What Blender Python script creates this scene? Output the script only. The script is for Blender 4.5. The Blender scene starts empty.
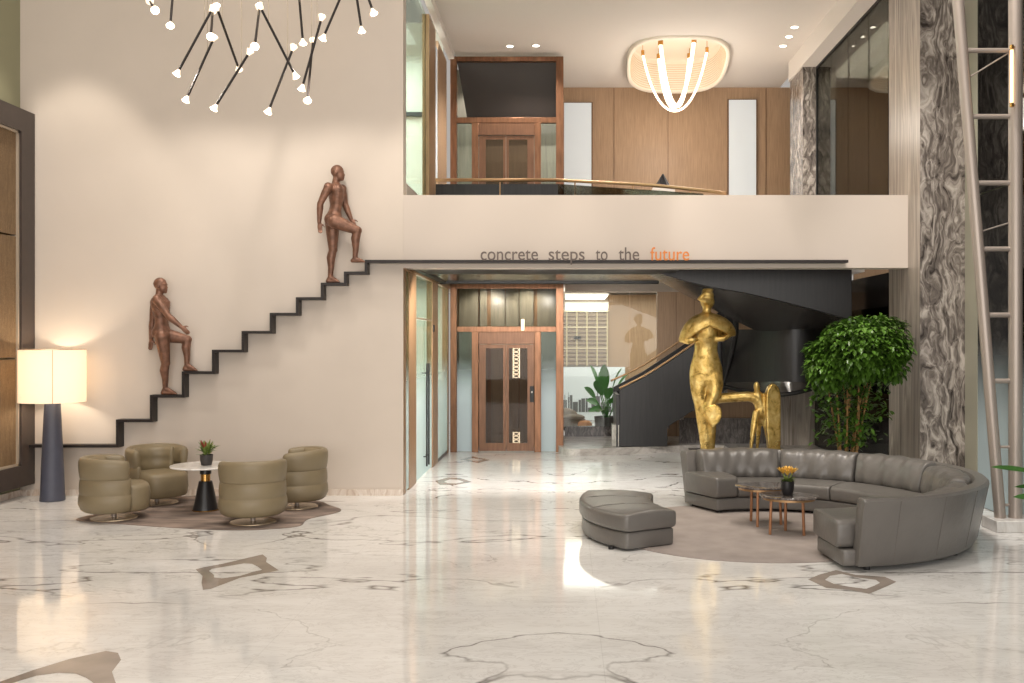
import bpy, bmesh, math, random
from mathutils import Vector, Matrix, Euler, noise

random.seed(7)
C = bpy.context.scene.collection
sc = bpy.context.scene
PI = math.pi
R = math.radians
V = Vector
F0, H0, UX, VY = 1000.0, 2.1, 565.0, 341.0      # focal length in pixels, eye height, vanishing point


def P(u, v, Y):
    """point seen at pixel (u, v) when it stands at distance Y"""
    return V(((u - UX) * Y / F0, Y, H0 - (v - VY) * Y / F0))


def FL(u, v, z=0.0):
    """point at height z seen at pixel (u, v)"""
    Y = (H0 - z) * F0 / (v - VY)
    return V(((u - UX) * Y / F0, Y, z))


# ------------------------------------------------------------------ materials
def lin(c):
    def f(x):
        x /= 255.0
        return x / 12.92 if x <= .04045 else ((x + .055) / 1.055) ** 2.4
    return (f(c[0]), f(c[1]), f(c[2]), 1.0)


def newmat(name):
    m = bpy.data.materials.new(name)
    m.use_nodes = True
    nt = m.node_tree
    b = nt.nodes['Principled BSDF']
    return m, nt, b


def coords(nt, scale=(1, 1, 1), rot=(0, 0, 0), kind='Object', loc=(0, 0, 0)):
    tc = nt.nodes.new('ShaderNodeTexCoord')
    mp = nt.nodes.new('ShaderNodeMapping')
    mp.inputs['Scale'].default_value = scale
    mp.inputs['Rotation'].default_value = rot
    mp.inputs['Location'].default_value = loc
    nt.links.new(tc.outputs[kind], mp.inputs[0])
    return mp.outputs[0]


def ntex(nt, vec, scale, detail=4, dist=0.0, rough=.5):
    n = nt.nodes.new('ShaderNodeTexNoise')
    n.inputs['Scale'].default_value = scale
    n.inputs['Detail'].default_value = detail
    n.inputs['Distortion'].default_value = dist
    n.inputs['Roughness'].default_value = rough
    nt.links.new(vec, n.inputs['Vector'])
    return n.outputs['Fac']


def ramp(nt, fac, stops, interp='LINEAR'):
    r = nt.nodes.new('ShaderNodeValToRGB')
    cr = r.color_ramp
    cr.interpolation = interp
    while len(cr.elements) < len(stops):
        cr.elements.new(.5)
    for e, (p, c) in zip(cr.elements, stops):
        e.position = p
        e.color = c
    nt.links.new(fac, r.inputs[0])
    return r.outputs[0]


def math_(nt, op, a, b=None, clamp=False):
    n = nt.nodes.new('ShaderNodeMath')
    n.operation = op
    n.use_clamp = clamp
    for i, x in enumerate((a, b)):
        if x is None:
            continue
        if isinstance(x, (int, float)):
            n.inputs[i].default_value = x
        else:
            nt.links.new(x, n.inputs[i])
    return n.outputs[0]


def mixc(nt, fac, a, b, mode='MIX'):
    n = nt.nodes.new('ShaderNodeMix')
    n.data_type = 'RGBA'
    n.blend_type = mode
    for sock, x in ((n.inputs[0], fac), (n.inputs[6], a), (n.inputs[7], b)):
        if isinstance(x, (int, float, tuple)):
            sock.default_value = x
        else:
            nt.links.new(x, sock)
    return n.outputs[2]


def bump(nt, b, h, strength=.2, dist=.02):
    n = nt.nodes.new('ShaderNodeBump')
    n.inputs['Strength'].default_value = strength
    n.inputs['Distance'].default_value = dist
    nt.links.new(h, n.inputs['Height'])
    nt.links.new(n.outputs[0], b.inputs['Normal'])


def mat(name, c, rough=.5, metal=0.0, var=0.0, vscale=6.0, bstr=0.0, bscale=60.0, spec=None, stretch=(1, 1, 1)):
    m, nt, b = newmat(name)
    b.inputs['Base Color'].default_value = lin(c)
    b.inputs['Roughness'].default_value = rough
    b.inputs['Metallic'].default_value = metal
    if spec is not None:
        b.inputs['Specular IOR Level'].default_value = spec
    if var or bstr:
        vec = coords(nt, stretch)
        if var:
            f = ntex(nt, vec, vscale, 5)
            lo = tuple(x * (1 - var) for x in lin(c)[:3]) + (1,)
            hi = tuple(min(1, x * (1 + var)) for x in lin(c)[:3]) + (1,)
            nt.links.new(ramp(nt, f, [(.3, lo), (.7, hi)]), b.inputs['Base Color'])
        if bstr:
            bump(nt, b, ntex(nt, vec, bscale, 4), bstr, .01)
    return m


def emis(name, c, strength):
    m, nt, b = newmat(name)
    b.inputs['Base Color'].default_value = lin(c)
    b.inputs['Emission Color'].default_value = lin(c)
    b.inputs['Emission Strength'].default_value = strength
    return m


def glassy(name, tint=(235, 242, 238), film=None, z0=0, z1=1, refl=1.0, frost_c=(225, 238, 240), rough=.02):
    """clear pane; with film it carries a frosted film that fades out between heights z0 and z1"""
    m = bpy.data.materials.new(name)
    m.use_nodes = True
    nt = m.node_tree
    nt.nodes.clear()
    out = nt.nodes.new('ShaderNodeOutputMaterial')
    tr = nt.nodes.new('ShaderNodeBsdfTransparent')
    tr.inputs[0].default_value = lin(tint)
    gl = nt.nodes.new('ShaderNodeBsdfGlossy')
    gl.inputs['Roughness'].default_value = rough
    fr = nt.nodes.new('ShaderNodeFresnel')
    fr.inputs[0].default_value = 1.5
    fac = math_(nt, 'MULTIPLY', fr.outputs[0], refl, True)
    mx = nt.nodes.new('ShaderNodeMixShader')
    nt.links.new(fac, mx.inputs[0])
    nt.links.new(tr.outputs[0], mx.inputs[1])
    nt.links.new(gl.outputs[0], mx.inputs[2])
    res = mx.outputs[0]
    if film:
        geo = nt.nodes.new('ShaderNodeNewGeometry')
        sp = nt.nodes.new('ShaderNodeSeparateXYZ')
        nt.links.new(geo.outputs['Position'], sp.inputs[0])
        mr = nt.nodes.new('ShaderNodeMapRange')
        mr.inputs['From Min'].default_value = z0
        mr.inputs['From Max'].default_value = z1
        mr.inputs['To Min'].default_value = film
        mr.inputs['To Max'].default_value = 0.0
        mr.interpolation_type = 'SMOOTHSTEP'
        nt.links.new(sp.outputs[2], mr.inputs[0])
        df = nt.nodes.new('ShaderNodeBsdfDiffuse')
        df.inputs[0].default_value = lin(frost_c)
        tl = nt.nodes.new('ShaderNodeBsdfTranslucent')
        tl.inputs[0].default_value = lin(frost_c)
        m1 = nt.nodes.new('ShaderNodeMixShader')
        m1.inputs[0].default_value = .3
        nt.links.new(df.outputs[0], m1.inputs[1])
        nt.links.new(tl.outputs[0], m1.inputs[2])
        m2 = nt.nodes.new('ShaderNodeMixShader')
        nt.links.new(mr.outputs[0], m2.inputs[0])
        nt.links.new(res, m2.inputs[1])
        nt.links.new(m1.outputs[0], m2.inputs[2])
        res = m2.outputs[0]
    nt.links.new(res, out.inputs[0])
    return m


def wood(name, c1, c2, rough=.45, scale=(18, 18, .7), metal=0.0, grain=3.0, planks=None):
    m, nt, b = newmat(name)
    vec = coords(nt, scale)
    f = ntex(nt, vec, grain, 6, .6, .6)
    col = ramp(nt, f, [(.3, lin(c1)), (.7, lin(c2))])
    nt.links.new(col, b.inputs['Base Color'])
    b.inputs['Roughness'].default_value = rough
    b.inputs['Metallic'].default_value = metal
    return m


def marble_floor():
    m, nt, b = newmat('polished white marble')
    tc = nt.nodes.new('ShaderNodeTexCoord')
    sp = nt.nodes.new('ShaderNodeSeparateXYZ')
    nt.links.new(tc.outputs['Object'], sp.inputs[0])
    # book-matched slabs: the veins mirror about the joints
    px = math_(nt, 'PINGPONG', math_(nt, 'ADD', sp.outputs[0], 20.45), 3.4)
    py = math_(nt, 'ADD', sp.outputs[1], 20.35)
    cb = nt.nodes.new('ShaderNodeCombineXYZ')
    nt.links.new(px, cb.inputs[0])
    nt.links.new(py, cb.inputs[1])
    bm_vec = cb.outputs[0]

    def mapped(vec, s, r=0, loc=(0, 0, 0)):
        mp = nt.nodes.new('ShaderNodeMapping')
        mp.inputs['Scale'].default_value = s
        mp.inputs['Rotation'].default_value = (0, 0, r)
        mp.inputs['Location'].default_value = loc
        nt.links.new(vec, mp.inputs[0])
        return mp.outputs[0]

    def vein(vec, scale, width, detail=6, dist=.4, rough=.55):
        f = ntex(nt, vec, scale, detail, dist, rough)
        a = math_(nt, 'ABSOLUTE', math_(nt, 'SUBTRACT', f, .5))
        return math_(nt, 'SUBTRACT', 1.0, math_(nt, 'DIVIDE', a, width), True)
    v1 = vein(mapped(bm_vec, (.5, 1.0, 1), .5, (3.1, 1.7, 0)), .62, .0075, 5, .35, .5)
    v4 = vein(mapped(bm_vec, (.6, 1.1, 1), -.6, (5.7, 6.1, 3)), .8, .0075, 6, .5, .55)
    v2 = vein(mapped(bm_vec, (1, 1.6, 1), -.7, (7.3, 2.2, 4)), 1.15, .008, 7, .8)
    v3 = vein(mapped(bm_vec, (1.2, 2.8, 1), .35, (1.3, 9.2, 7)), 2.6, .03, 8, 1.2, .65)
    gate = ramp(nt, ntex(nt, mapped(bm_vec, (1, 1, 1), 0, (9, 4, 2)), .8, 2), [(.34, (0, 0, 0, 1)), (.52, (1, 1, 1, 1))])
    gate2 = ramp(nt, ntex(nt, mapped(bm_vec, (1, 1, 1), 0, (2, 8, 5)), .9, 3), [(.38, (0, 0, 0, 1)), (.66, (1, 1, 1, 1))])
    cloud = ntex(nt, mapped(bm_vec, (.8, 2.4, 1), .3), 1.3, 7, 1.0, .6)
    base = ramp(nt, cloud, [(.25, lin((224, 221, 218))), (.5, lin((236, 234, 231))), (.75, lin((244, 243, 241)))])
    c = mixc(nt, math_(nt, 'MULTIPLY', v3, .26), base, lin((168, 160, 154)))
    c = mixc(nt, math_(nt, 'MULTIPLY', math_(nt, 'MULTIPLY', v2, gate2), .15), c, lin((150, 141, 134)))
    c = mixc(nt, math_(nt, 'MULTIPLY', math_(nt, 'MULTIPLY', v1, gate), .85), c, lin((92, 82, 76)))
    gate3 = ramp(nt, ntex(nt, mapped(bm_vec, (1, 1, 1), 0, (4, 1, 9)), .7, 2), [(.38, (0, 0, 0, 1)), (.54, (1, 1, 1, 1))])
    c = mixc(nt, math_(nt, 'MULTIPLY', math_(nt, 'MULTIPLY', v4, gate3), .36), c, lin((110, 101, 94)))
    # thin joints
    jx = math_(nt, 'LESS_THAN', math_(nt, 'PINGPONG', math_(nt, 'ADD', sp.outputs[0], 20.45), 1.15), .003)
    jy = math_(nt, 'LESS_THAN', math_(nt, 'PINGPONG', math_(nt, 'ADD', sp.outputs[1], 20.35), .775), .003)
    c = mixc(nt, math_(nt, 'MULTIPLY', math_(nt, 'MAXIMUM', jx, jy), .13), c, lin((120, 112, 105)))
    nt.links.new(c, b.inputs['Base Color'])
    b.inputs['Roughness'].default_value = .07
    b.inputs['Specular IOR Level'].default_value = .55
    return m


def marble_swirl(name, dark, mid, light, scale=1.0, stretch=(1.6, 1.6, .8), rough=.15, bias=0.0, dist=2.2):
    m, nt, b = newmat(name)
    vec = coords(nt, stretch)
    warp = nt.nodes.new('ShaderNodeTexNoise')
    warp.inputs['Scale'].default_value = 1.1 * scale
    warp.inputs['Detail'].default_value = 3
    nt.links.new(vec, warp.inputs['Vector'])
    add = nt.nodes.new('ShaderNodeVectorMath')
    add.operation = 'MULTIPLY_ADD'
    nt.links.new(warp.outputs['Color'], add.inputs[0])
    add.inputs[1].default_value = (1.1, 1.1, 1.1)
    nt.links.new(vec, add.inputs[2])
    mp2 = nt.nodes.new('ShaderNodeMapping')
    mp2.inputs['Scale'].default_value = (5.5 * scale, 5.5 * scale, 1.3 * scale)
    mp2.inputs['Rotation'].default_value = (.25, .35, 0)
    nt.links.new(add.outputs[0], mp2.inputs[0])
    f1 = ntex(nt, mp2.outputs[0], 1.5, 7, .25 * dist, .62)
    f2 = ntex(nt, add.outputs[0], 1.1 * scale, 4, .6, .6)
    f = math_(nt, 'ADD', math_(nt, 'MULTIPLY', f1, .78), math_(nt, 'MULTIPLY', f2, .22))
    col = ramp(nt, f, [(.36 + bias, lin(dark)), (.49 + bias, lin(mid)), (.64 + bias, lin(light))])
    nt.links.new(col, b.inputs['Base Color'])
    b.inputs['Roughness'].default_value = rough
    return m


M = {}
M['plaster'] = mat('warm plaster', (211, 199, 187), .85, var=.02, vscale=1.5)
M['parapet'] = mat('parapet paint', (207, 195, 184), .7)
M['ceiling'] = mat('ceiling white', (226, 219, 212), .9)
M['greenwall'] = mat('grey green wall', (150, 148, 120), .6)
M['roomwall'] = mat('pale room wall', (226, 227, 220), .8)
M['floor'] = marble_floor()
M['skirt'] = marble_swirl('skirting marble', (190, 168, 150), (215, 200, 186), (232, 222, 212), 1.2)
M['steps_black'] = mat('blackened steel', (38, 31, 29), .45, .2)
M['wood'] = wood('oak veneer', (158, 128, 100), (184, 153, 122), .45)
M['wood_dark'] = wood('dark oak reveal', (96, 66, 42), (122, 88, 58), .4)
M['wood_post'] = wood('brown post veneer', (136, 104, 74), (166, 132, 98), .35)
M['copper'] = mat('brushed copper', (126, 89, 65), .3, .65, var=.25, vscale=4, stretch=(6, 6, .8))
M['copper_dark'] = mat('dark copper door', (112, 80, 60), .34, .5, var=.2, vscale=4, stretch=(6, 6, .8))
M['bronze_rail'] = mat('bronze handrail', (186, 148, 108), .4, .6)
M['darkwood'] = wood('ebony stain', (19, 18, 19), (36, 33, 33), .33, (9, 9, .6))
M['ebony_gloss'] = mat('ebony gloss soffit', (66, 62, 59), .2, .35, spec=.7)
M['black'] = mat('matt black', (22, 20, 20), .5)
M['shaftdark'] = mat('dark shaft panel', (56, 50, 46), .5)
M['slat'] = wood('grey shaft panelling', (132, 128, 116), (160, 154, 140), .4, (6, 6, .4))
M['glass'] = glassy('clear glass', (240, 244, 241), refl=.6)
M['glass_green'] = glassy('green tinted glass', (232, 240, 234), refl=.3)
M['glass_dark'] = glassy('smoked glass', (172, 172, 162), refl=.6)
M['glass_bronze'] = glassy('bronze glass', (196, 184, 172), refl=.45)
M['glass_upper'] = glassy('grey green upper glazing', (208, 206, 198), refl=.12, rough=.12)
M['glass_film'] = glassy('glass with frosted foot', (205, 214, 210), film=.92, z0=.95, z1=1.85, frost_c=(212, 224, 229), refl=.6)
M['glass_film_left'] = glassy('glass with pale frosted foot', (225, 234, 226), film=.7, z0=1.0, z1=1.9, refl=.3)
M['glass_film_right'] = glassy('tall glass with frosted foot', (120, 124, 122), film=.95, z0=.9, z1=2.2, refl=.8, frost_c=(206, 222, 228))
M['marble_dark'] = marble_swirl('grey wave marble', (52, 46, 43), (122, 113, 106), (198, 189, 179), 1.15, (1.5, 1.5, .9), .2)
M['marble_curb'] = marble_swirl('dark grey marble', (44, 40, 38), (76, 70, 67), (116, 109, 104), 1.5)
M['marble_light'] = marble_swirl('pale wave marble', (116, 106, 98), (158, 147, 137), (196, 185, 174), 1.1, (1.4, 1.4, .16), .3)
M['marble_black'] = marble_swirl('black wave marble', (20, 18, 18), (42, 38, 37), (74, 69, 66), 2.0, (1.6, 1.6, .9), .1)
M['marble_step'] = marble_swirl('grey step marble', (158, 151, 145), (184, 178, 172), (206, 201, 196), .8, (.6, 2.4, 3), .15, dist=.7)
M['inlay'] = mat('taupe stone inlay', (158, 146, 136), .08, var=.22, vscale=3.0)
M['frosted'] = emis('backlit frosted glass', (216, 222, 225), .24)
M['steel'] = mat('satin grey steel paint', (168, 156, 147), .35, .35)
M['leather_olive'] = mat('olive leather', (136, 122, 96), .42, var=.05, vscale=5, bstr=.12, bscale=120)
M['leather_grey'] = mat('grey leather', (106, 102, 98), .32, var=.06, vscale=4, bstr=.25, bscale=22)
M['champagne'] = mat('champagne metal', (226, 206, 176), .25, .6)
M['brass'] = mat('brass', (204, 158, 92), .25, .95)
M['rug_dark'] = mat('taupe rug pile', (138, 122, 112), .95, var=.55, vscale=3.5, bstr=.5, bscale=220, stretch=(.5, 1.6, 1))
M['rug_light'] = mat('light taupe rug pile', (158, 147, 141), .95, var=.14, vscale=3, bstr=.5, bscale=220)
M['white_top'] = marble_swirl('white stone top', (206, 200, 194), (228, 224, 220), (240, 238, 236), .8, rough=.12)
M['dark_top'] = marble_swirl('dark stone top', (48, 42, 40), (86, 78, 74), (150, 142, 138), 3.0, rough=.08)
M['charcoal'] = mat('charcoal lacquer', (40, 38, 40), .35)
M['lampbase'] = mat('slate blue ceramic', (78, 80, 94), .45, var=.06, vscale=9)
M['statue'] = mat('cast bronze brown', (128, 92, 74), .42, .35, var=.35, vscale=14, bstr=.35, bscale=55)
M['statue_worn'] = mat('polished bronze', (206, 166, 142), .35, .4)
M['text_grey'] = mat('grey letter', (104, 92, 86), .6)
M['text_orange'] = mat('orange letter', (216, 130, 62), .6)
M['leaf_tree'] = mat('glossy dark leaf', (74, 108, 36), .32, var=.5, vscale=6)
M['leaf_bright'] = mat('banana leaf', (62, 128, 44), .4, var=.25, vscale=5)
M['leaf_deep'] = mat('deep green leaf', (58, 98, 42), .4, var=.25, vscale=8)
M['leaf_small'] = mat('succulent leaf', (110, 128, 62), .5, var=.25, vscale=30)
M['petal_red'] = mat('rust bract', (150, 70, 48), .6)
M['petal_yellow'] = mat('yellow petal', (226, 176, 74), .55, var=.15, vscale=30)
M['stem'] = mat('pale cane stem', (168, 128, 78), .6, var=.2, vscale=9)
M['terracotta'] = mat('terracotta', (136, 76, 54), .7)
M['pot_grey'] = mat('dark grey pot', (62, 58, 58), .55, var=.15, vscale=20)
M['white_plastic'] = mat('white plastic', (222, 216, 210), .5)
M['grey_fabric'] = mat('grey boucle', (130, 118, 108), .9)
M['orange_fabric'] = mat('orange fabric', (214, 150, 106), .9)
M['city'] = mat('grey skyline print', (120, 122, 124), .7)
M['head_glow'] = emis('lit lamp head', (255, 238, 212), 6.0)
M['head_lit'] = emis('lit acrylic cone', (255, 238, 214), .9)
M['tube_glow'] = emis('lit led tube', (255, 238, 214), 2.2)
M['spot_glow'] = emis('lit downlight', (255, 246, 232), 6.0)
M['panel_glow'] = emis('lit ceiling panel', (255, 248, 238), 2.6)
M['reflection_glow'] = emis('glowing pendant reflection', (255, 206, 150), 2.2)  # glow of a mirrored pendant, not a lamp of its own
M['bulb'] = emis('lit bulb', (255, 220, 170), 6.0)


def m_gold():
    m, nt, b = newmat('gold leaf')
    vec = coords(nt)
    f = ntex(nt, vec, 9, 6, .5, .65)
    f2 = ntex(nt, vec, 2.2, 3)
    c = ramp(nt, f, [(.3, lin((118, 92, 42))), (.46, lin((212, 176, 98))), (.7, lin((240, 214, 144)))])
    nt.links.new(c, b.inputs['Base Color'])
    b.inputs['Metallic'].default_value = .8
    nt.links.new(ramp(nt, f2, [(.3, (.25, .25, .25, 1)), (.7, (.48, .48, .48, 1))]), b.inputs['Roughness'])
    bump(nt, b, ntex(nt, vec, 26, 4), .35, .02)
    return m


def m_artpanel():
    m, nt, b = newmat('woven bark panel')
    vec = coords(nt, (3, 30, 1.2))
    f = ntex(nt, vec, 4, 8, .2, .75)
    vec2 = coords(nt, (30, 60, 22))
    f2 = ntex(nt, vec2, 3, 5, 0, .7)
    s = math_(nt, 'ADD', math_(nt, 'MULTIPLY', f, .55), math_(nt, 'MULTIPLY', f2, .45))
    nt.links.new(ramp(nt, s, [(.35, lin((78, 60, 40))), (.5, lin((118, 94, 66))), (.65, lin((156, 130, 96)))]), b.inputs['Base Color'])
    b.inputs['Roughness'].default_value = .75
    bump(nt, b, s, .6, .03)
    return m


def m_shade():
    m, nt, b = newmat('lit linen shade')
    b.inputs['Base Color'].default_value = lin((250, 240, 224))
    b.inputs['Roughness'].default_value = .9
    vec = coords(nt, (1, 1, 1))
    sp = nt.nodes.new('ShaderNodeSeparateXYZ')
    nt.links.new(vec, sp.inputs[0])
    b.inputs['Emission Color'].default_value = lin((255, 243, 224))
    b.inputs['Emission Strength'].default_value = .42
    tl = nt.nodes.new('ShaderNodeBsdfTranslucent')
    tl.inputs[0].default_value = lin((250, 238, 218))
    mx = nt.nodes.new('ShaderNodeMixShader')
    mx.inputs[0].default_value = .5
    out = nt.nodes['Material Output']
    nt.links.new(b.outputs[0], mx.inputs[1])
    nt.links.new(tl.outputs[0], mx.inputs[2])
    nt.links.new(mx.outputs[0], out.inputs[0])
    return m


def m_plaid():
    m, nt, b = newmat('plaid blind cloth')
    tc = nt.nodes.new('ShaderNodeTexCoord')
    sp = nt.nodes.new('ShaderNodeSeparateXYZ')
    nt.links.new(tc.outputs['Object'], sp.inputs[0])
    lx = math_(nt, 'LESS_THAN', math_(nt, 'PINGPONG', sp.outputs[0], .125), .013)
    lz = math_(nt, 'LESS_THAN', math_(nt, 'PINGPONG', sp.outputs[2], .05), .016)
    lz2 = math_(nt, 'LESS_THAN', math_(nt, 'PINGPONG', sp.outputs[2], .26), .015)
    c = mixc(nt, lz, lin((158, 140, 122)), lin((104, 90, 80)))
    c = mixc(nt, lz2, c, lin((214, 200, 172)))
    c = mixc(nt, lx, c, lin((216, 200, 160)))
    nt.links.new(c, b.inputs['Base Color'])
    b.inputs['Roughness'].default_value = .9
    return m


def m_dish():
    m, nt, b = newmat('lit ribbed dome')
    b.inputs['Base Color'].default_value = lin((250, 240, 224))
    b.inputs['Roughness'].default_value = .6
    return m


M['copper_leg'] = mat('copper leg', (176, 126, 92), .35, .6)
M['gold'] = m_gold()
M['artpanel'] = m_artpanel()
M['shade'] = m_shade()
M['plaid'] = m_plaid()
M['dish'] = m_dish()


# ------------------------------------------------------------------ mesh helpers
class MB:
    def __init__(s):
        s.v = []
        s.f = []

    def add(s, verts, faces):
        o = len(s.v)
        s.v += [V(p) for p in verts]
        s.f += [tuple(i + o for i in f) for f in faces]
        return s

    def box(s, x0, x1, y0, y1, z0, z1):
        p = [(x, y, z) for z in (z0, z1) for y in (y0, y1) for x in (x0, x1)]
        return s.add(p, [(0, 2, 3, 1), (4, 5, 7, 6), (0, 1, 5, 4), (2, 6, 7, 3), (0, 4, 6, 2), (1, 3, 7, 5)])

    def prism(s, pts, d):
        """closed polygon pts (3-D) extruded by vector d"""
        n = len(pts)
        pts = [V(p) for p in pts]
        d = V(d)
        nr = V((0, 0, 0))
        for i in range(n):
            nr += pts[i].cross(pts[(i + 1) % n])
        if nr.dot(d) > 0:
            pts.reverse()
        fs = [tuple(range(n)), tuple(range(2 * n - 1, n - 1, -1))]
        fs += [(i, n + i, n + (i + 1) % n, (i + 1) % n) for i in range(n)]
        # sides wound to face outwards
        return s.add(pts + [p + d for p in pts], [fs[0], fs[1]] + [tuple(reversed(f)) for f in fs[2:]])

    def rings(s, rings, closed_ring=True, caps=True, loop=False):
        n = len(rings[0])
        fs = []
        m = len(rings)
        for i in range(m if loop else m - 1):
            a, b = i * n, ((i + 1) % m) * n
            for k in range(n if closed_ring else n - 1):
                k2 = (k + 1) % n
                fs.append((a + k, a + k2, b + k2, b + k))
        if caps and not loop:
            fs.append(tuple(reversed(range(n))))
            fs.append(tuple(range((m - 1) * n, m * n)))
        return s.add([p for r in rings for p in r], fs)

    def tube(s, pts, r, seg=10, caps=True, loop=False):
        pts = [V(p) for p in pts]
        if isinstance(r, (int, float)):
            r = [r] * len(pts)
        rings = []
        n = len(pts)
        up = None
        for i, p in enumerate(pts):
            if loop:
                t = pts[(i + 1) % n] - pts[i - 1]
            else:
                t = pts[min(i + 1, n - 1)] - pts[max(i - 1, 0)]
            t.normalize()
            if up is None:
                up = V((0, 0, 1)) if abs(t.z) < .9 else V((1, 0, 0))
            a = up - t * up.dot(t)
            if a.length < 1e-4:
                a = t.orthogonal()
            a.normalize()
            up = a
            b = t.cross(a)
            rings.append([p + (a * math.cos(2 * PI * k / seg) + b * math.sin(2 * PI * k / seg)) * r[i] for k in range(seg)])
        return s.rings(rings, True, caps, loop)

    def lathe(s, prof, c=(0, 0, 0), seg=32, axis=None, caps=True):
        c = V(c)
        q = V((0, 0, 1)).rotation_difference(V(axis)) if axis is not None else None
        rings = []
        for (r, z) in prof:
            ring = []
            for k in range(seg):
                p = V((r * math.cos(2 * PI * k / seg), r * math.sin(2 * PI * k / seg), z))
                if q:
                    p = q @ p
                ring.append(c + p)
            rings.append(ring)
        return s.rings(rings, True, caps)

    def ell(s, c, rad, rot=None, seg=16, nr=10):
        if isinstance(rad, (int, float)):
            rad = (rad,) * 3
        c = V(c)
        if rot is not None and not isinstance(rot, Matrix):
            rot = Euler(rot).to_matrix()
        pts, fs = [], []
        for i in range(1, nr):
            th = PI * i / nr
            for k in range(seg):
                a = 2 * PI * k / seg
                p = V((rad[0] * math.sin(th) * math.cos(a), rad[1] * math.sin(th) * math.sin(a), rad[2] * math.cos(th)))
                pts.append(c + (rot @ p if rot is not None else p))
        top = V((0, 0, rad[2]))
        bot = V((0, 0, -rad[2]))
        pts.append(c + (rot @ top if rot is not None else top))
        pts.append(c + (rot @ bot if rot is not None else bot))
        it, ib = len(pts) - 2, len(pts) - 1
        for i in range(nr - 2):
            for k in range(seg):
                k2 = (k + 1) % seg
                fs.append((i * seg + k, (i + 1) * seg + k, (i + 1) * seg + k2, i * seg + k2))
        for k in range(seg):
            k2 = (k + 1) % seg
            fs.append((it, k, k2))
            fs.append((ib, (nr - 2) * seg + k2, (nr - 2) * seg + k))
        return s.add(pts, fs)

    def cap(s, a, b, ra, rb, n=6, flat=None):
        """tapered capsule as overlapping balls + a cone, for the voxel union"""
        a, b = V(a), V(b)
        s.ell(a, ra, seg=12, nr=8)
        s.ell(b, rb, seg=12, nr=8)
        s.tube([a, b], [ra, rb], 12)
        return s

    def build(s, name, m, parent=None, off=None, smooth=False, bevel=0.0, bseg=2, sub=0, center=True, autosmooth=None):
        me = bpy.data.meshes.new(name)
        v = s.v
        loc = V((0, 0, 0))
        if off is not None:
            off = V(off)
            v = [p - off for p in v]
        elif parent is None and center:
            lo = V((min(p.x for p in v), min(p.y for p in v), min(p.z for p in v)))
            hi = V((max(p.x for p in v), max(p.y for p in v), max(p.z for p in v)))
            loc = V(((lo.x + hi.x) / 2, (lo.y + hi.y) / 2, lo.z))
            v = [p - loc for p in v]
        me.from_pydata([tuple(p) for p in v], [], s.f)
        bm = bmesh.new()
        bm.from_mesh(me)
        bmesh.ops.recalc_face_normals(bm, faces=bm.faces)
        bm.to_mesh(me)
        bm.free()
        me.materials.append(m)
        o = bpy.data.objects.new(name, me)
        o.location = loc
        C.objects.link(o)
        if parent is not None:
            o.parent = parent
        if smooth:
            for p in me.polygons:
                p.use_smooth = True
            if autosmooth:
                me.set_sharp_from_angle(angle=R(autosmooth))
        if bevel:
            bv = o.modifiers.new('bevel', 'BEVEL')
            bv.width = bevel
            bv.segments = bseg
            bv.limit_method = 'ANGLE'
            bv.angle_limit = R(35)
            for p in me.polygons:
                p.use_smooth = True
            me.set_sharp_from_angle(angle=R(50))
        if sub:
            sb = o.modifiers.new('sub', 'SUBSURF')
            sb.levels = sub
            sb.render_levels = sub
        return o


def blob(name, mb, m, voxel, parent=None, off=None, iters=6, fac=.5):
    """fuse overlapping closed shapes into one continuous skin"""
    t = mb.build('tmp', m, None, off=V((0, 0, 0)))
    rm = t.modifiers.new('r', 'REMESH')
    rm.mode = 'VOXEL'
    rm.voxel_size = voxel
    if iters:
        sm = t.modifiers.new('s', 'SMOOTH')
        sm.factor = fac
        sm.iterations = iters
    dg = bpy.context.evaluated_depsgraph_get()
    me = bpy.data.meshes.new_from_object(t.evaluated_get(dg), depsgraph=dg)
    bpy.data.objects.remove(t)
    me.name = name
    me.materials.clear()
    me.materials.append(m)
    loc = V((0, 0, 0))
    if off is None and parent is None:
        xs = [v.co for v in me.vertices]
        loc = V((sum(p.x for p in xs) / len(xs), sum(p.y for p in xs) / len(xs), min(p.z for p in xs)))
        off = loc
    if off is not None:
        for v in me.vertices:
            v.co -= V(off)
    for p in me.polygons:
        p.use_smooth = True
    o = bpy.data.objects.new(name, me)
    o.location = loc
    C.objects.link(o)
    if parent is not None:
        o.parent = parent
    return o


def thing(name, label, cat, loc=(0, 0, 0), rz=0.0, group=None):
    o = bpy.data.objects.new(name, None)
    o.empty_display_size = .1
    C.objects.link(o)
    o.location = loc
    o.rotation_euler = (0, 0, rz)
    return tag(o, label, cat, group)


def tag(o, label, cat, group=None, kind=None):
    o['label'] = label
    o['category'] = cat
    if group:
        o['group'] = group
    if kind:
        o['kind'] = kind
    return o


def struct(o, label=None, cat=None):
    o['kind'] = 'structure'
    if label:
        o['label'] = label
        o['category'] = cat
    return o


def dup(root, loc, rz, label, group=None):
    r = root.copy()
    C.objects.link(r)
    r.location = loc
    r.rotation_euler = (0, 0, rz)
    r['label'] = label
    if group:
        r['group'] = group
    for ch in list(root.children):
        c = ch.copy()
        C.objects.link(c)
        c.parent = r
        for g in list(ch.children):
            d = g.copy()
            C.objects.link(d)
            d.parent = c
    return r


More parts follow.
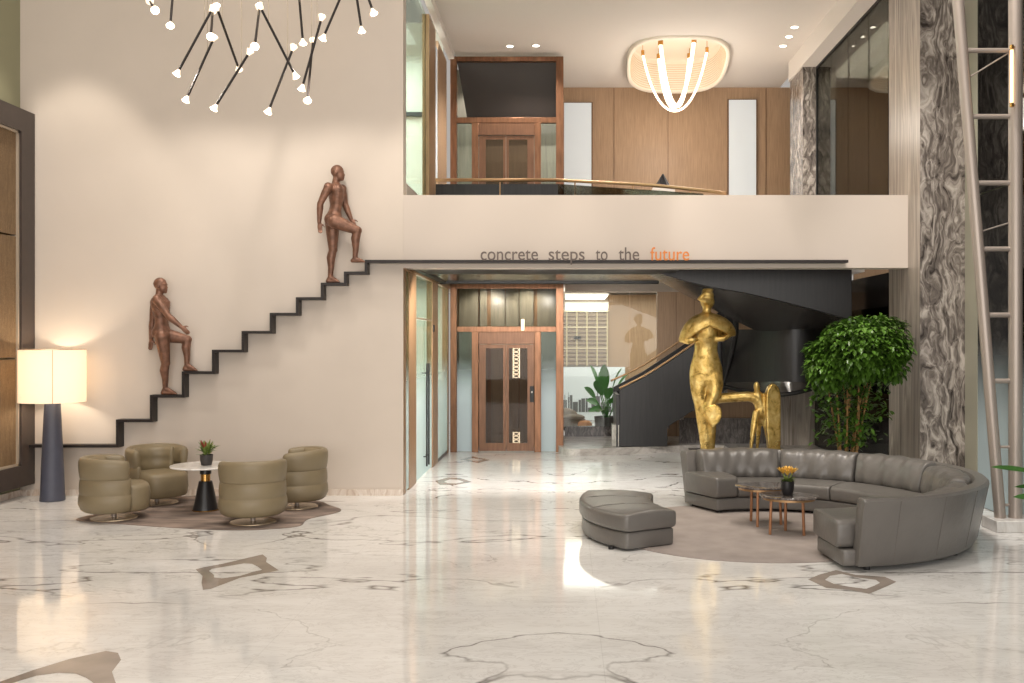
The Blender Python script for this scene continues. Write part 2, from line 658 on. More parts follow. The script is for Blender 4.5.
def bez(pts, n=12):
    """smooth curve through points"""
    pts = [V(p) for p in pts]
    out = []
    for i in range(len(pts) - 1):
        p0 = pts[max(i - 1, 0)]
        p1, p2 = pts[i], pts[i + 1]
        p3 = pts[min(i + 2, len(pts) - 1)]
        for k in range(n):
            t = k / n
            out.append(.5 * ((2 * p1) + (p2 - p0) * t + (2 * p0 - 5 * p1 + 4 * p2 - p3) * t * t + (3 * p1 - p0 - 3 * p2 + p3) * t ** 3))
    out.append(pts[-1])
    return out


# ------------------------------------------------------------------ key distances
YW = 13.6          # face of the main wall
YE = 18.92         # elevator front
XG = -2.2          # glazed wall beside the passage
ZC = 7.55          # mezzanine ceiling
ZL = 9.6           # lobby ceiling
XL = -7.41         # left wall
XCOL = 4.665       # left face of the marble column
YG = 20.7          # inner glass screen
YB = 21.5          # upstairs back wall

# ------------------------------------------------------------------ setting
mb = MB().box(-9, 9, -4, 26, -.1, 0)
struct(mb.build('floor', M['floor'], center=False))

# main wall with the step ledges, thick, ends at the passage
mb = MB().box(XL - .3, XG - .001, YW, YW + .25, 0, ZL)
struct(mb.build('wall_back', M['plaster'], center=False))
# beam / parapet over the passage, the header above the mezzanine
mb = MB().box(XG, XCOL, YW + .001, YW + .32, 3.095, 4.085)
struct(mb.build('wall_parapet', M['parapet'], center=False))
mb = MB().box(XG, 9, YW, YW + .25, ZC + .6, ZL)
struct(mb.build('wall_header', M['plaster'], center=False))
mb = MB().box(XL - .25, XL, -4, YW, 0, ZL)
struct(mb.build('wall_left', M['greenwall'], center=False))
mb = MB().box(-9, 9, -4, YW, ZL, ZL + .2)
struct(mb.build('ceiling', M['ceiling'], center=False))
# skirting
mb = MB().box(XL + .02, XG - .001, YW - .02, YW, 0, .085)
struct(mb.build('baseboard_back', M['skirt'], center=False))
mb = MB().box(XL, XL + .03, -4, YW - .02, 0, .085)
struct(mb.build('baseboard_left', M['skirt'], center=False))

# marble column
mb = MB().box(XCOL, 5.27, 13.14, 14.4, 0, ZL)
o = mb.build('column_right', M['marble_dark'], center=False)
o.data.materials.append(M['marble_light'])
for p in o.data.polygons:
    if p.normal.x < -.5:
        p.material_index = 1
struct(o)
# far pilaster on the mezzanine
mb = MB().box(4.4, 5.0, 18.5, 19.55, 3.9, 7.169)
struct(mb.build('column_mezzanine', M['marble_dark'], center=False))

# mezzanine floor, ceiling, soffit, back wall
mb = MB().box(-4.6, 5.2, 17.35, YB, 3.3, 3.95)
struct(mb.build('floor_mezzanine', M['ceiling'], center=False))
def drum(s, zo, tilt, n=64, e=.66):
    """loop of the domed recess: scale, height above the rim plane, how far the rim tilts"""
    out = []
    for k in range(n):
        w = 2 * PI * k / n
        cw, sw = math.cos(w), math.sin(w)
        x = .98 * s * math.copysign(abs(cw) ** e, cw)
        y = 1.62 * s * math.copysign(abs(sw) ** e, sw)
        x += .05 * y
        out.append(V((2.18 + x, 19.45 + y, ZC + zo - tilt * (.13 + .062 * y))))
    return out


def rect_loop(x0, x1, y0, y1, c, z, n=64):
    out = []
    for k in range(n):
        w = 2 * PI * k / n
        cw, sw = math.cos(w), math.sin(w)
        t = min(((x1 if cw > 0 else x0) - c[0]) / cw if abs(cw) > 1e-6 else 1e9, ((y1 if sw > 0 else y0) - c[1]) / sw if abs(sw) > 1e-6 else 1e9)
        out.append(V((c[0] + cw * t, c[1] + sw * t, z)))
    # pull the nearest loop points into the corners
    for cx_, cy_ in ((x0, y0), (x0, y1), (x1, y0), (x1, y1)):
        i = min(range(n), key=lambda q: (out[q] - V((cx_, cy_, z))).length)
        out[i] = V((cx_, cy_, z))
    return out


hole = drum(1.0, 0, 0)
hole2 = [V((p.x, p.y, ZC + .2)) for p in hole]
ra_ = rect_loop(-2.09, 4.62, YW + .25, YB + .1, (2.18, 19.45), ZC)
rb2_ = [V((p.x, p.y, ZC + .2)) for p in ra_]
mb = MB().rings([hole, ra_, rb2_, hole2], loop=True)
struct(mb.build('ceiling_mezzanine', M['ceiling'], center=False))
mb = MB().box(4.37, 5.4, 14.4, 19.56, 7.17, ZC + .6)
struct(mb.build('ceiling_soffit', M['ceiling'], center=False))
mb = MB().box(-2.2, -2.09, YW + .25, YE, 7.42, ZC + .6)
struct(mb.build('trim_1', M['ceiling'], center=False))
mb = MB().box(-2.2, 5.6, YB, YB + .15, 3.9, ZC)
struct(mb.build('wall_mezzanine', M['wood'], center=False))
# narrow shadow gaps between the veneer panels
for i, u in enumerate((614, 668, 766)):
    x = (u - UX) * YB / F0
    mb = MB().box(x - .006, x + .006, YB - .012, YB - .001, 3.95, ZC - .01)
    struct(mb.build('trim_%d' % (2 + i), M['wood_dark'], center=False))
# backlit frosted wall strips upstairs
for i, (u0, u1, v0) in enumerate(((563.5, 592, 103), (728, 756.5, 100))):
    a, b = P(u0, v0, YB - .03), P(u1, v0, YB - .03)
    rt = thing('light_panel', ('backlit frosted wall panel beside the upstairs lift', 'backlit frosted wall panel near the far marble pilaster')[i], 'light panel', ((a.x + b.x) / 2, YB - .03, 3.95), 0, 'backlit wall panels upstairs')
    mb = MB().box(a.x, b.x, YB - .05, YB - .012, 3.96, a.z)
    mb.build('diffuser', M['frosted'], rt, off=rt.location)
    mb = MB()
    for x in (a.x, b.x):
        mb.box(x - .012, x + .012, YB - .06, YB - .012, 3.96, a.z + .012)
    mb.box(a.x, b.x, YB - .06, YB - .012, a.z, a.z + .012)
    mb.build('frame', M['wood_dark'], rt, off=rt.location)

# glazed wall upstairs right (between the column and the pilaster)
for i, (y0, y1) in enumerate(((14.42, 15.35), (15.36, 16.45), (16.46, 17.5), (17.51, 18.48))):
    mb = MB().box(4.655, 4.667, y0, y1, 4.0, 7.165)
    struct(mb.build('window_%d' % (1 + i), M['glass_dark'], center=False))
mb = MB().box(4.64, 4.68, 14.41, 18.5, 7.13, 7.169)
mb.box(4.64, 4.68, 18.46, 18.499, 4.0, 7.17)
struct(mb.build('trim_5', M['black'], center=False))
# room behind that glass
mb = MB().box(6.6, 6.7, 14.4, YB, 3.9, ZC)
mb.box(4.7, 6.6, 19.56, 19.66, 3.9, 7.6)
struct(mb.build('wall_beyond', M['shaftdark'], center=False))
mb = MB().box(4.7, 6.6, 14.4, 19.56, 7.2, 7.3)
struct(mb.build('ceiling_beyond', M['greenwall'], center=False))

# glazed wall on the left of the passage, lower level
rt = thing('glass_partition', 'glazed timber-post partition with double doors along the passage', 'partition', (XG, 16.2, 0))
post_spec = [(13.63, 13.82, .024), (14.1, 14.78, .024), (16.6, 17.3, .024), (18.72, 18.9, .024)]
for y0, y1, pr in post_spec:
    mb = MB().box(XG - .1, XG + pr - .02, y0, y1, 0, 3.08)
    mb.build('post', M['wood_post'], rt, off=rt.location, bevel=.006)
mb = MB().box(XG - .1, XG + .03, 13.62, 18.9, 3.08, 3.29)
mb.build('header', M['wood_post'], rt, off=rt.location)
for y0, y1 in ((13.83, 14.09), (17.31, 18.71)):
    mb = MB().box(XG - .014, XG - .002, y0, y1, .03, 3.07)
    mb.build('pane', M['glass_film_left'], rt, off=rt.location)
mb = MB().box(XG - .06, XG, 17.31, 18.69, 0, .06)
mb.build('threshold', M['charcoal'], rt, off=rt.location)
for i, (y0, y1, yh) in enumerate(((14.8, 15.66, 15.56), (15.67, 16.53, 15.79))):
    mb = MB().box(XG - .014, XG - .002, y0, y1, .02, 2.42)
    d = mb.build('door', M['glass_film_left'], rt, off=rt.location)
    mb = MB().tube([(XG + .05, yh, .15), (XG + .05, yh, 1.75)], .014, 10)
    for z in (.3, 1.6):
        mb.tube([(XG - .03, yh, z), (XG + .05, yh, z)], .009, 8)
    mb.build('pull_handle', M['charcoal'], d, off=rt.location, smooth=True, autosmooth=40)
mb = MB().box(XG - .014, XG - .002, 14.8, 16.58, 2.46, 3.07)
mb.build('transom_pane', M['glass_film_left'], rt, off=rt.location)
mb = MB().box(XG - .016, XG + .002, 14.79, 16.59, 2.425, 2.455)
mb.build('transom_bar', M['champagne'], rt, off=rt.location)
mb = MB().box(XG - .02, XG + .025, 16.62, 16.72, 2.25, 2.37)
mb.build('card_reader', M['black'], rt, off=rt.location, bevel=.008)

# room behind it (both levels)
mb = MB().box(-5.2, -5.1, 13.86, 20, 0, ZC + .6)
mb.box(-5.1, XG - .12, 19.0, 19.1, 0, ZC + .6)
struct(mb.build('wall_side_room', M['roomwall'], center=False))
mb = MB().box(-5.1, XG - .12, 13.86, 19.0, 3.3, 3.5)
struct(mb.build('ceiling_side_room', M['ceiling'], center=False))
mb = MB().box(-4.8, -4.55, 15.2, 17.9, 0, 1.0)
mb.box(-4.8, -4.6, 15.2, 17.9, 1.5, 1.56)
mb.box(-4.8, -4.6, 15.2, 17.9, 2.0, 2.06)
for y in (15.2, 16.1, 17.0, 17.86):
    mb.box(-4.8, -4.62, y, y + .04, 1.0, 2.4)
tag(mb.build('shelf_unit', M['wood'], None), 'timber shelf unit inside the glazed side room', 'shelf')

# glazed wall upstairs left
rt = thing('glass_screen', 'upstairs glass screen on a white sill left of the lift', 'glass screen', (XG, 15.5, 3.95))
mb = MB().box(XG - .05, XG - .035, 13.88, 16.05, 4.3, 7.35)
mb.build('pane', M['glass_green'], rt, off=rt.location)
mb = MB().box(XG - .12, XG - .001, 13.88, 18.9, 3.95, 4.29)
mb.build('sill', M['parapet'], rt, off=rt.location)
mb = MB().box(-5.05, XG - .15, 18.9, 18.99, 6.36, 6.43)
struct(mb.build('trim_11', M['charcoal'], center=False))
mb = MB().box(XG - .09, XG + .02, 16.05, 16.85, 3.95, 7.35)
mb.build('post', M['wood_post'], rt, off=rt.location)
mb = MB().box(XG - .09, XG - .02, 17.5, 18.75, 3.95, 7.35)
mb.build('post', M['wood'], rt, off=rt.location)
mb = MB().box(XG - .06, XG - .03, 16.86, 17.49, 4.9, 7.2)
mb.build('light_box', M['frosted'], rt, off=rt.location)

# dark soffit of the landing over the passage + beige bulkhead + hall ceiling
rt = thing('dark_soffit', 'dark polished soffit panel above the passage in front of the lift', 'ceiling panel', (-.3, 15.8, 3.1))
mb = MB().box(-2.16, 1.62, 14.0, 17.3, 3.125, 3.28)
mb.build('panel', M['ebony_gloss'], rt, off=rt.location)
mb = MB().box(-2.16, 1.62, 17.22, 17.34, 3.085, 3.29)
mb.box(-2.16, -2.05, 14.0, 17.22, 3.1, 3.29)
mb.box(-2.05, 1.62, 14.0, 15.0, 3.1, 3.2)
mb.build('lip', M['black'], rt, off=rt.location, bevel=.01)
mb = MB().box(0, 5.2, YG - .12, YG, 3.115, 3.3)
struct(mb.build('trim_6', M['parapet'], center=False))
mb = MB().box(-5.1, 5.6, YG, 25, 3.3, 3.4)
struct(mb.build('ceiling_lounge', M['ceiling'], center=False))
mb = MB().box(1.75, 5.2, YW + .33, 17.34, 3.94, 3.99)
struct(mb.build('ceiling_stair', M['ceiling'], center=False))

# ------------------------------------------------------------------ elevator (two storeys)
def xe(u):
    return (u - UX) * YE / F0


def ze(v):
    return H0 - (v - VY) * YE / F0


def lift(label, zf, top_v, dark):
    rt = thing('elevator', label, 'elevator', (xe(507), YE + .6, zf))
    O = rt.location
    dz = zf
    xl0, xl1, xr0, xr1 = xe(450.5), xe(457), xe(556), xe(563.5)
    zt = ze(top_v)
    for a, b in ((xl0, xl1), (xr0, xr1)):
        MB().box(a, b, YE - .05, YE + .09, zf, zt).build('post', M['copper'], rt, off=O, bevel=.006)
    zb0, zb1 = ze(332) + dz, ze(326.5) + dz
    MB().box(xl1, xr0, YE - .04, YE + .07, zb0, zb1).build('beam', M['copper'], rt, off=O, bevel=.006)
    MB().box(xl1, xr0, YE - .04, YE + .07, zt - .09, zt).build('beam', M['copper'], rt, off=O, bevel=.006)
    # door surround
    for a, b in ((xe(472), xe(478.5)), (xe(534.5), xe(541))):
        MB().box(a, b, YE - .045, YE + .07, zf, zb0).build('jamb', M['copper'], rt, off=O, bevel=.005)
    MB().box(xe(478.5), xe(534.5), YE - .03, YE + .06, ze(344) + dz, zb0).build('door_header', M['copper_dark'], rt, off=O, bevel=.004)
    # two glazed leaves
    x0, xm, x1 = xe(479), xe(506), xe(534)
    for k, (a, b) in enumerate(((x0, xm - .004), (xm + .004, x1))):
        z0, z1 = zf + .02, ze(344.5) + dz
        st = .125 if k == 0 else .05
        en = .05 if k == 0 else .125
        m_ = MB().box(a, a + st, YE, YE + .045, z0, z1).box(b - en, b, YE, YE + .045, z0, z1)
        m_.box(a + st, b - en, YE, YE + .045, z0, z0 + .15).box(a + st, b - en, YE, YE + .045, z1 - .07, z1)
        d = m_.build('door', M['copper_dark'], rt, off=O)
        MB().box(a + st, b - en, YE + .016, YE + .026, z0 + .15, z1 - .07).build('pane', M['glass_bronze'], d, off=O)
        if k == 1 and not dark:  # pale lattice modelled for the chandelier's reflection in the right pane
            for (va, vb) in ((348, 378), (432, 447)):
                m_ = MB()
                za, zb = ze(va), ze(vb)
                n = 8 if va < 400 else 4
                xa = xe(513)
                for q in range(n):
                    h = (za - zb) / n
                    zc = zb + h * (q + .5)
                    m_.tube([(xa + .06 + .05 * math.cos(w), YE + .012, zc + h * .42 * math.sin(w)) for w in [2 * PI * j / 8 for j in range(8)]], .011, 6, loop=True)
                m_.box(xa - .005, xa + .01, YE + .006, YE + .018, zb, za)
                m_.box(xa + .115, xa + .13, YE + .006, YE + .018, zb, za)
                m_.build('reflection_lattice', M['champagne'], d, off=O)
    # side lights
    film = M['glass_film'] if not dark else M['glass']
    for a, b in ((xl1, xe(472)), (xe(541), xr0)):
        MB().box(a, b, YE + .005, YE + .017, zf + .01, zb0).build('side_pane', film, rt, off=O)
    if not dark:
        MB().box(xl1, xr0, YE + .005, YE + .017, zb1, zt - .09).build('upper_pane', M['glass_upper'], rt, off=O)
        m_ = MB().box(xe(530), xe(534), YE - .06, YE - .03, ze(402), ze(386))
        cp = m_.build('call_panel', M['black'], rt, off=O, bevel=.006)
        MB().lathe([(.018, 0), (.018, .008), (.012, .012)], (xe(532), YE - .06, ze(392)), 12, (0, -1, 0)).build('button', M['white_plastic'], cp, off=O)
        # grey boarding of the shaft seen through the glass
        m_ = MB()
        for i, (ua, ub) in enumerate(((458, 477), (479, 486), (490, 504), (505, 518), (519, 533), (537, 556))):
            m_.box(xe(ua) * 1.03, xe(ub) * 1.03, YE + .8, YE + .83, zf, zt)
        m_.build('shaft_boarding', M['slat'], rt, off=O)
        MB().box(xl0, xr1, YE + .9, YE + .93, zf, zt).build('shaft_back', M['wood_post'], rt, off=O)
        m_ = MB().box(xe(521), xe(525), YE - .06, YE - .04, ze(331), ze(319))
        m_.build('indicator_lamp', M['champagne'], rt, off=O, bevel=.01)
    else:
        # closed dark housing above the doors, sloping back to the right
        a = [(xl1, YE + .02, zt - .09), (xl1, YE + .02, zb1), (xr0, YE + .02, zb1), (xr0, YE + .02, zt - .09)]
        m_ = MB().prism([(xl1, YE + .06, zt - .09), (xl1 + .16, YE + .5, zb1), (xr0, YE + .5, zb1), (xr0, YE + .06, zt - .09)], (0, .04, 0))
        m_.build('housing', M['shaftdark'], rt, off=O)
        MB().box(xl0, xr1, YE + .9, YE + .93, zf, zt).build('shaft_back', M['slat'], rt, off=O)
    for x in (xl0 + .02, xr1 - .03):
        MB().box(x, x + .012, YE + .1, YE + .9, zf, zt).build('side_wall', M['glass'], rt, off=O)
    return rt


lift('copper framed lift door with frosted side panes at ground level', 0.0, 284, False)
lift('copper framed lift on the upper floor with dark housing above', 3.95, 57, True)

# ------------------------------------------------------------------ lounge behind the inner glass screen
plat_pts = [FL(u, v, .0) for u, v in ((557, 448.5), (558, 452), (563, 454.6), (575, 456), (607, 455), (640, 453.8), (680, 452.4), (700, 451.6))]
poly = [V((p.x, p.y, 0)) for p in bez(plat_pts, 5)] + [V((3.0, 18.9, 0)), V((3.0, 16.0, 0)), V((5.2, 16.0, 0)), V((5.2, 20.9, 0)), V((plat_pts[0].x, 20.9, 0))]
mb = MB().prism(poly, (0, 0, .13))
struct(mb.build('floor_platform', M['marble_step'], center=False))
mb = MB().box(plat_pts[0].x + .15, 5.2, 20.9, 25, 0, .13)
struct(mb.build('floor_lounge', M['marble_step'], center=False))
mb = MB().box(0, 1.05, YG - .06, YG + .06, .13, .335)
struct(mb.build('trim_7', M['marble_curb'], center=False))
for i, (u0, u1) in enumerate(((563.8, 629.5), (630, 657))):
    a, b = P(u0, 0, YG), P(u1, 0, YG)
    mb = MB().box(a.x, b.x, YG - .006, YG + .006, .336, 3.11)
    struct(mb.build('window_%d' % (5 + i), M['glass'], center=False))
mb = MB().box(P(657, 0, YG).x, 5.2, YG - .02, YG + .1, .13, 3.115)
struct(mb.build('wall_stair', M['wood'], center=False))
mb = MB()
for u in (676, 694):
    x = P(u, 0, YG).x
    mb.box(x - .005, x + .005, YG - .028, YG - .021, .13, 3.11)
struct(mb.build('trim_8', M['wood_dark'], center=False))
# lounge back wall and blind
mb = MB().box(-2.2, 5.2, 25, 25.1, 0, 3.4)
struct(mb.build('wall_lounge', M['parapet'], center=False))
a, b = P(608, 300, 24.9), P(658, 300, 24.9)
struct(MB().box(a.x, b.x + .5, 24.85, 24.99, .13, 3.25).build('wall_lounge_panel', M['wood'], center=False))
rt = thing('roman_blind', 'plaid roman blind on the lounge wall behind the glass screen', 'blind', (P(587, 0, 24.8).x, 24.8, 1.4))
a, b = P(560, 312, 24.8), P(608, 366, 24.8)
MB().box(a.x, b.x, 24.78, 24.8, b.z, a.z).build('cloth', M['plaid'], rt, off=rt.location)
MB().box(a.x - .02, b.x + .02, 24.76, 24.84, a.z, a.z + .05).build('head_rail', M['champagne'], rt, off=rt.location)
c, d = P(574, 336, 24.7), P(581, 339, 24.7)
MB().box(c.x, d.x, 24.73, 24.77, d.z, c.z).build('tag', M['charcoal'], rt, off=rt.location)
# frosted lower window with printed skyline
rt = thing('window_film', 'frosted low window with printed grey skyline behind the glass', 'window', (.4, 24.8, .13))
a, b = P(560, 367, 24.75), P(625, 427, 24.75)
MB().box(a.x, b.x, 24.74, 24.78, .14, a.z).build('pane', M['frosted'], rt, off=rt.location)
mb = MB()
rr = random.Random(3)
x = a.x
while x < b.x - .08:
    w = rr.uniform(.05, .16)
    h = rr.uniform(.1, .42)
    mb.box(x, x + w * .85, 24.725, 24.739, P(0, 412, 24.75).z, P(0, 412, 24.75).z + h)
    if rr.random() < .4:
        mb.box(x + w * .3, x + w * .45, 24.725, 24.739, P(0, 412, 24.75).z + h, P(0, 412, 24.75).z + h + .12)
    x += w
mb.build('skyline', M['city'], rt, off=rt.location)
for i, (v0, v1, ya, yb) in enumerate(((294.5, 299.5, 0, 0), (304.5, 310, 0, 0))):
    z = 3.15
    ya, yb = 22.5, 24.6
    if i == 1:
        z = 3.0
        ya, yb = 24.3, 24.7
    xa, xb = (565.5 - UX) * ya / F0, (608 - UX) * ya / F0
    MBx = MB().box(xa, xb, ya, yb, z - .03 if i == 0 else 2.87, z)
    lp = thing('ceiling_light', ('bright ceiling panel light just behind the glass screen', 'bright cove light box above the plaid blind')[i], 'light', ((xa + xb) / 2, (ya + yb) / 2, z - .05))
    MBx.build('diffuser', M['panel_glow'], lp, off=lp.location)
    MB().box(xa - .02, xb + .02, ya - .02, yb + .02, z, z + .02 if i == 0 else z + .05).build('frame', M['ceiling'], lp, off=lp.location)

# rounded lounge chair and pouffe
lc = V((.12, 22.2, .13))
rt = thing('lounge_chair', 'rounded grey lounge chair behind the glass screen', 'chair', lc)
mb = MB().ell((.12, 22.2, .31), (.36, .32, .16)).ell((.0, 22.32, .42), (.3, .2, .19)).ell((-.16, 22.1, .38), (.12, .26, .17))
blob('shell', mb, M['grey_fabric'], .02, rt, rt.location, 8)
MB().ell((.2, 22.06, .42), (.24, .2, .07)).build('seat', M['grey_fabric'], rt, off=rt.location, smooth=True)
MB().lathe([(.2, 0), (.2, .02), (.06, .03), (.06, .06)], lc, 20).build('base', M['charcoal'], rt, off=rt.location)
pc = V((.43, 21.65, .13))
rt = thing('pouffe', 'small orange pouffe beside the grey lounge chair', 'pouffe', pc)
MB().lathe([(.1, 0), (.15, .03), (.16, .1), (.15, .2), (.1, .24), (0.01, .25)], pc, 24).build('seat', M['orange_fabric'], rt, off=pc, smooth=True)
MB().lathe([(.16, .09), (.165, .1), (.16, .11)], pc, 24).build('piping', M['terracotta'], rt, off=pc, smooth=True)


def leaf_blade(mb, base, tip, width, sag, n=8, fold=.25, side=None):
    base, tip = V(base), V(tip)
    d = tip - base
    L = d.length
    t = d.normalized()
    s = t.cross(V((0, 0, 1)))
    if s.length < .05:
        s = V((1, 0, 0))
    s.normalize()
    if side is not None:
        s = V(side).normalized()
    up = s.cross(t).normalized()
    if up.z < 0:
        up = -up
    pts, fs = [], []
    for i in range(n + 1):
        k = i / n
        w = width * .5 * (math.sin(PI * min(1, k * .92 + .06)) ** .7) if k < 1 else 0.001
        c = base + d * k + V((0, 0, -sag * k * k)) + up * (.02 * L * math.sin(k * PI))
        lift_ = up * (fold * w)
        pts += [c - s * w + lift_, c, c + s * w + lift_]
    for i in range(n):
        a = i * 3
        fs += [(a, a + 1, a + 4, a + 3), (a + 1, a + 2, a + 5, a + 4)]
    mb.add(pts, fs)


# broad-leaved plant in a box behind the glass
rt = thing('potted_banana_plant', 'broad-leaved green plant in a dark pot behind the glass screen', 'plant', (.95, 21.5, .13))
bx = V((.9, 21.6, .13))
MB().lathe([(.2, 0), (.24, .02), (.27, .34), (.25, .34), (.23, .3), (0.01, .3)], bx, 24).build('pot', M['pot_grey'], rt, off=rt.location, smooth=True, autosmooth=40)
targets = [(590, 363, .1), (604, 362, -.1), (601, 368, .25), (622, 366, 0), (628, 372, .2), (584, 385, -.2), (586, 398, .1), (611, 385, -.25), (596, 378, -.3), (616, 395, .1), (588, 409, -.2), (633, 380, .2), (606, 402, -.3), (598, 410, -.35)]
st = MB()
for i, (u, v, dy) in enumerate(targets):
    tip = P(u, v, 21.5 + dy)
    root_ = bx + V((random.uniform(-.06, .06), random.uniform(-.06, .06), .3))
    mid = root_ + (tip - root_) * .45 + V((0, 0, .1))
    st.tube([root_, (root_ + mid) / 2 + V((0, 0, .06)), mid], .013, 6)
    lf = MB()
    leaf_blade(lf, mid, tip, .22, .05, side=(V((1, .25, 0)) if abs(tip.x - bx.x) < .25 else V((0.2, .8, .55))))
    lf.build('leaf', M['leaf_bright'], rt, off=rt.location, smooth=True)
st.build('stalks', M['leaf_bright'], rt, off=rt.location, smooth=True)

# ------------------------------------------------------------------ staircase
YS = 18.6
rt = thing('staircase', 'black turning staircase with bronze handrails behind the gold sculpture', 'staircase', (2.2, 17.5, .13))
O = rt.location


def sp(u, v, Y=YS):
    return P(u, v, Y)


# lower flight, near side panel
prof = [sp(619.5, 446.5), sp(667.5, 446.5), sp(667.5, 427), sp(695, 409.5), sp(738, 382), sp(738, 304), sp(720, 322), sp(695, 344.5), sp(651, 373.5), sp(619.5, 390)]
MB().prism(prof, (0, .09, 0)).build('side_panel', M['darkwood'], rt, off=O, bevel=.01)
prof2 = [V((p.x - .06, p.y + 1.15, p.z)) for p in prof]
MB().prism(prof2, (0, .07, 0)).build('side_panel', M['darkwood'], rt, off=O, bevel=.01)
# newel end cheek
MB().box(prof[0].x - .06, prof[0].x, YS + .02, YS + 1.2, .13, 1.1).build('end_cheek', M['darkwood'], rt, off=O)
mb = MB()
x0, z0 = prof[0].x + .1, .13
for i in range(8):
    mb.box(x0 + .27 * i, x0 + .27 * i + .3, YS + .1, YS + 1.13, z0 + .165 * i, z0 + .165 * (i + 1))
mb.build('treads', M['marble_dark'], rt, off=O)
for dy, dz, k in ((.045, .03, 0), (1.2, .12, 1)):
    pts = [prof[9], prof[8], prof[7], prof[7] + (prof[7] - prof[8]) * .9]
    pts = [V((p.x - .06 * k, p.y + dy, p.z + dz)) for p in pts]
    if k:
        pts[0] += V((-.05, 0, .0))
    MB().tube(bez(pts, 6), .02, 8).build('handrail', M['bronze_rail'], rt, off=O, smooth=True)
# marble foot of the flight
MB().prism([sp(612, 446, 18.75), sp(619, 446.5, 18.6), sp(619, 425, 18.6), sp(612, 425, 18.75)], (0, .3, 0)).build('foot_block', M['marble_step'], rt, off=O)

# landing drum: a curved dark wall that bulges towards the room
bot, top, lip = [], [], []
for i in range(25):
    k = i / 24
    u = 722 + (822 - 722) * k
    Y = 18.4 - 1.5 * math.sin(k * PI * .62)
    zb = P(u, 383 - 1.5 * math.sin(k * PI), Y).z
    zt = P(u, 330.5, Y).z
    bot.append(P(u, 0, Y) * 1 + V((0, 0, 0)))
    bot[-1].z = zb
    t_ = bot[-1].copy()
    t_.z = zt + .02
    top.append(t_)
back = lambda p, d: V((p.x + .02, p.y + d, p.z))
rings = [[bot[i], top[i], back(top[i], .12), back(bot[i], .12)] for i in range(25)]
MB().rings(rings).build('landing_panel', M['darkwood'], rt, off=O, smooth=True, autosmooth=40)
# rounded under-lip of the landing
rings = []
for i in range(25):
    k = i / 24
    d = .42 * math.sin(k * PI) + .05
    p = bot[i]
    q = V((p.x, p.y - d * .1, p.z - d * .42))
    rings.append([p, q, V((q.x, q.y + .02, q.z - .05)), V((p.x, p.y + .5, p.z - .06)), V((p.x, p.y + .5, p.z))])
MB().rings(rings).build('landing_lip', M['ebony_gloss'], rt, off=O, smooth=True, autosmooth=30)
pts = [V((r[1].x, r[1].y - .01, r[1].z - .03)) for r in rings]
MB().tube(pts, .035, 8).build('landing_edge', M['black'], rt, off=O, smooth=True)

# upper flight: outer fascia (nearest to us) and the polished soffit beneath it
YF = 14.75
low = [(640, 269.7), (662, 274), (688, 282), (712, 287.5), (745, 293), (780, 301), (815, 310), (852, 320.5)]
low = [P(u, v, YF) for u, v in low]
topz = 3.9
pts = low + [V((low[-1].x, YF, topz)), V((low[0].x, YF, topz))]
MB().prism(pts, (0, .09, 0)).build('fascia', M['darkwood'], rt, off=O, bevel=.008)
MB().box(low[-1].x - .09, low[-1].x, YF + .09, 17.4, low[-1].z, topz).build('fascia', M['darkwood'], rt, off=O)
n = 20
lowc = bez(low, 4)
ra, rb_ = [], []
for i, p in enumerate(lowc):
    k = i / (len(lowc) - 1)
    u = 690 + (830 - 690) * k
    vv = 293 + (331 - 293) * min(1, k * 2.1) ** .8
    Y = 17.6 - .6 * math.sin(k * PI)
    ra.append(V((p.x, YF + .02, p.z + .01)))
    rb_.append(P(u, vv, Y))
rings = []
for a, b in zip(ra, rb_):
    row = [a + (b - a) * t for t in (0, .2, .4, .6, .8, 1)]
    row = [p + V((0, 0, -.05 * math.sin(t * PI))) for p, t in zip(row, (0, .2, .4, .6, .8, 1))]
    rings.append(row + [p + V((0, 0, .08)) for p in reversed(row)])
MB().rings(rings).build('soffit', M['ebony_gloss'], rt, off=O, smooth=True, autosmooth=50)
# the thick edge that sweeps round the stair well
edge = bez([P(694, 284, 15.2), P(712, 289, 15.6), P(728, 303, 16.4), P(736, 322, 17.2), P(733, 348, 17.9), P(723, 386, 18.4)], 8)
MB().tube(edge, .045, 8).build('well_edge', M['black'], rt, off=O, smooth=True)
# upper balustrade and rails seen above the parapet
yb_ = 17.0
a = P(433, 184, yb_)
b = P(558, 184, yb_)
MB().box(a.x, b.x, yb_, yb_ + .06, 3.95, a.z).build('upper_balustrade', M['darkwood'], rt, off=O)
c = P(702, 193.5, 14.6)
zz = 3.9
MB().prism([V((b.x, yb_, zz)), V((b.x, yb_, b.z)), V((c.x, 14.6, c.z)), V((c.x, 14.6, zz))], (.03, .06, 0)).build('upper_balustrade', M['glass_dark'], rt, off=O)
MB().tube([P(433, 180, yb_ - .03), P(558, 180, yb_ - .03)], .03, 8).build('handrail', M['bronze_rail'], rt, off=O, smooth=True)
MB().tube(bez([P(556, 180, yb_ - .03), P(600, 182.3, 16.4), P(660, 186, 15.5), P(726, 193.5, 14.6)], 6), .028, 8).build('handrail', M['bronze_rail'], rt, off=O, smooth=True)
for u, v, Y in ((500, 180, yb_), (575, 181, 16.75), (633, 184.3, 15.9), (690, 189.5, 15.1)):
    p = P(u, v, Y)
    MB().tube([p, p + V((0, 0, -.3))], .012, 6).build('rail_bracket', M['bronze_rail'], rt, off=O)

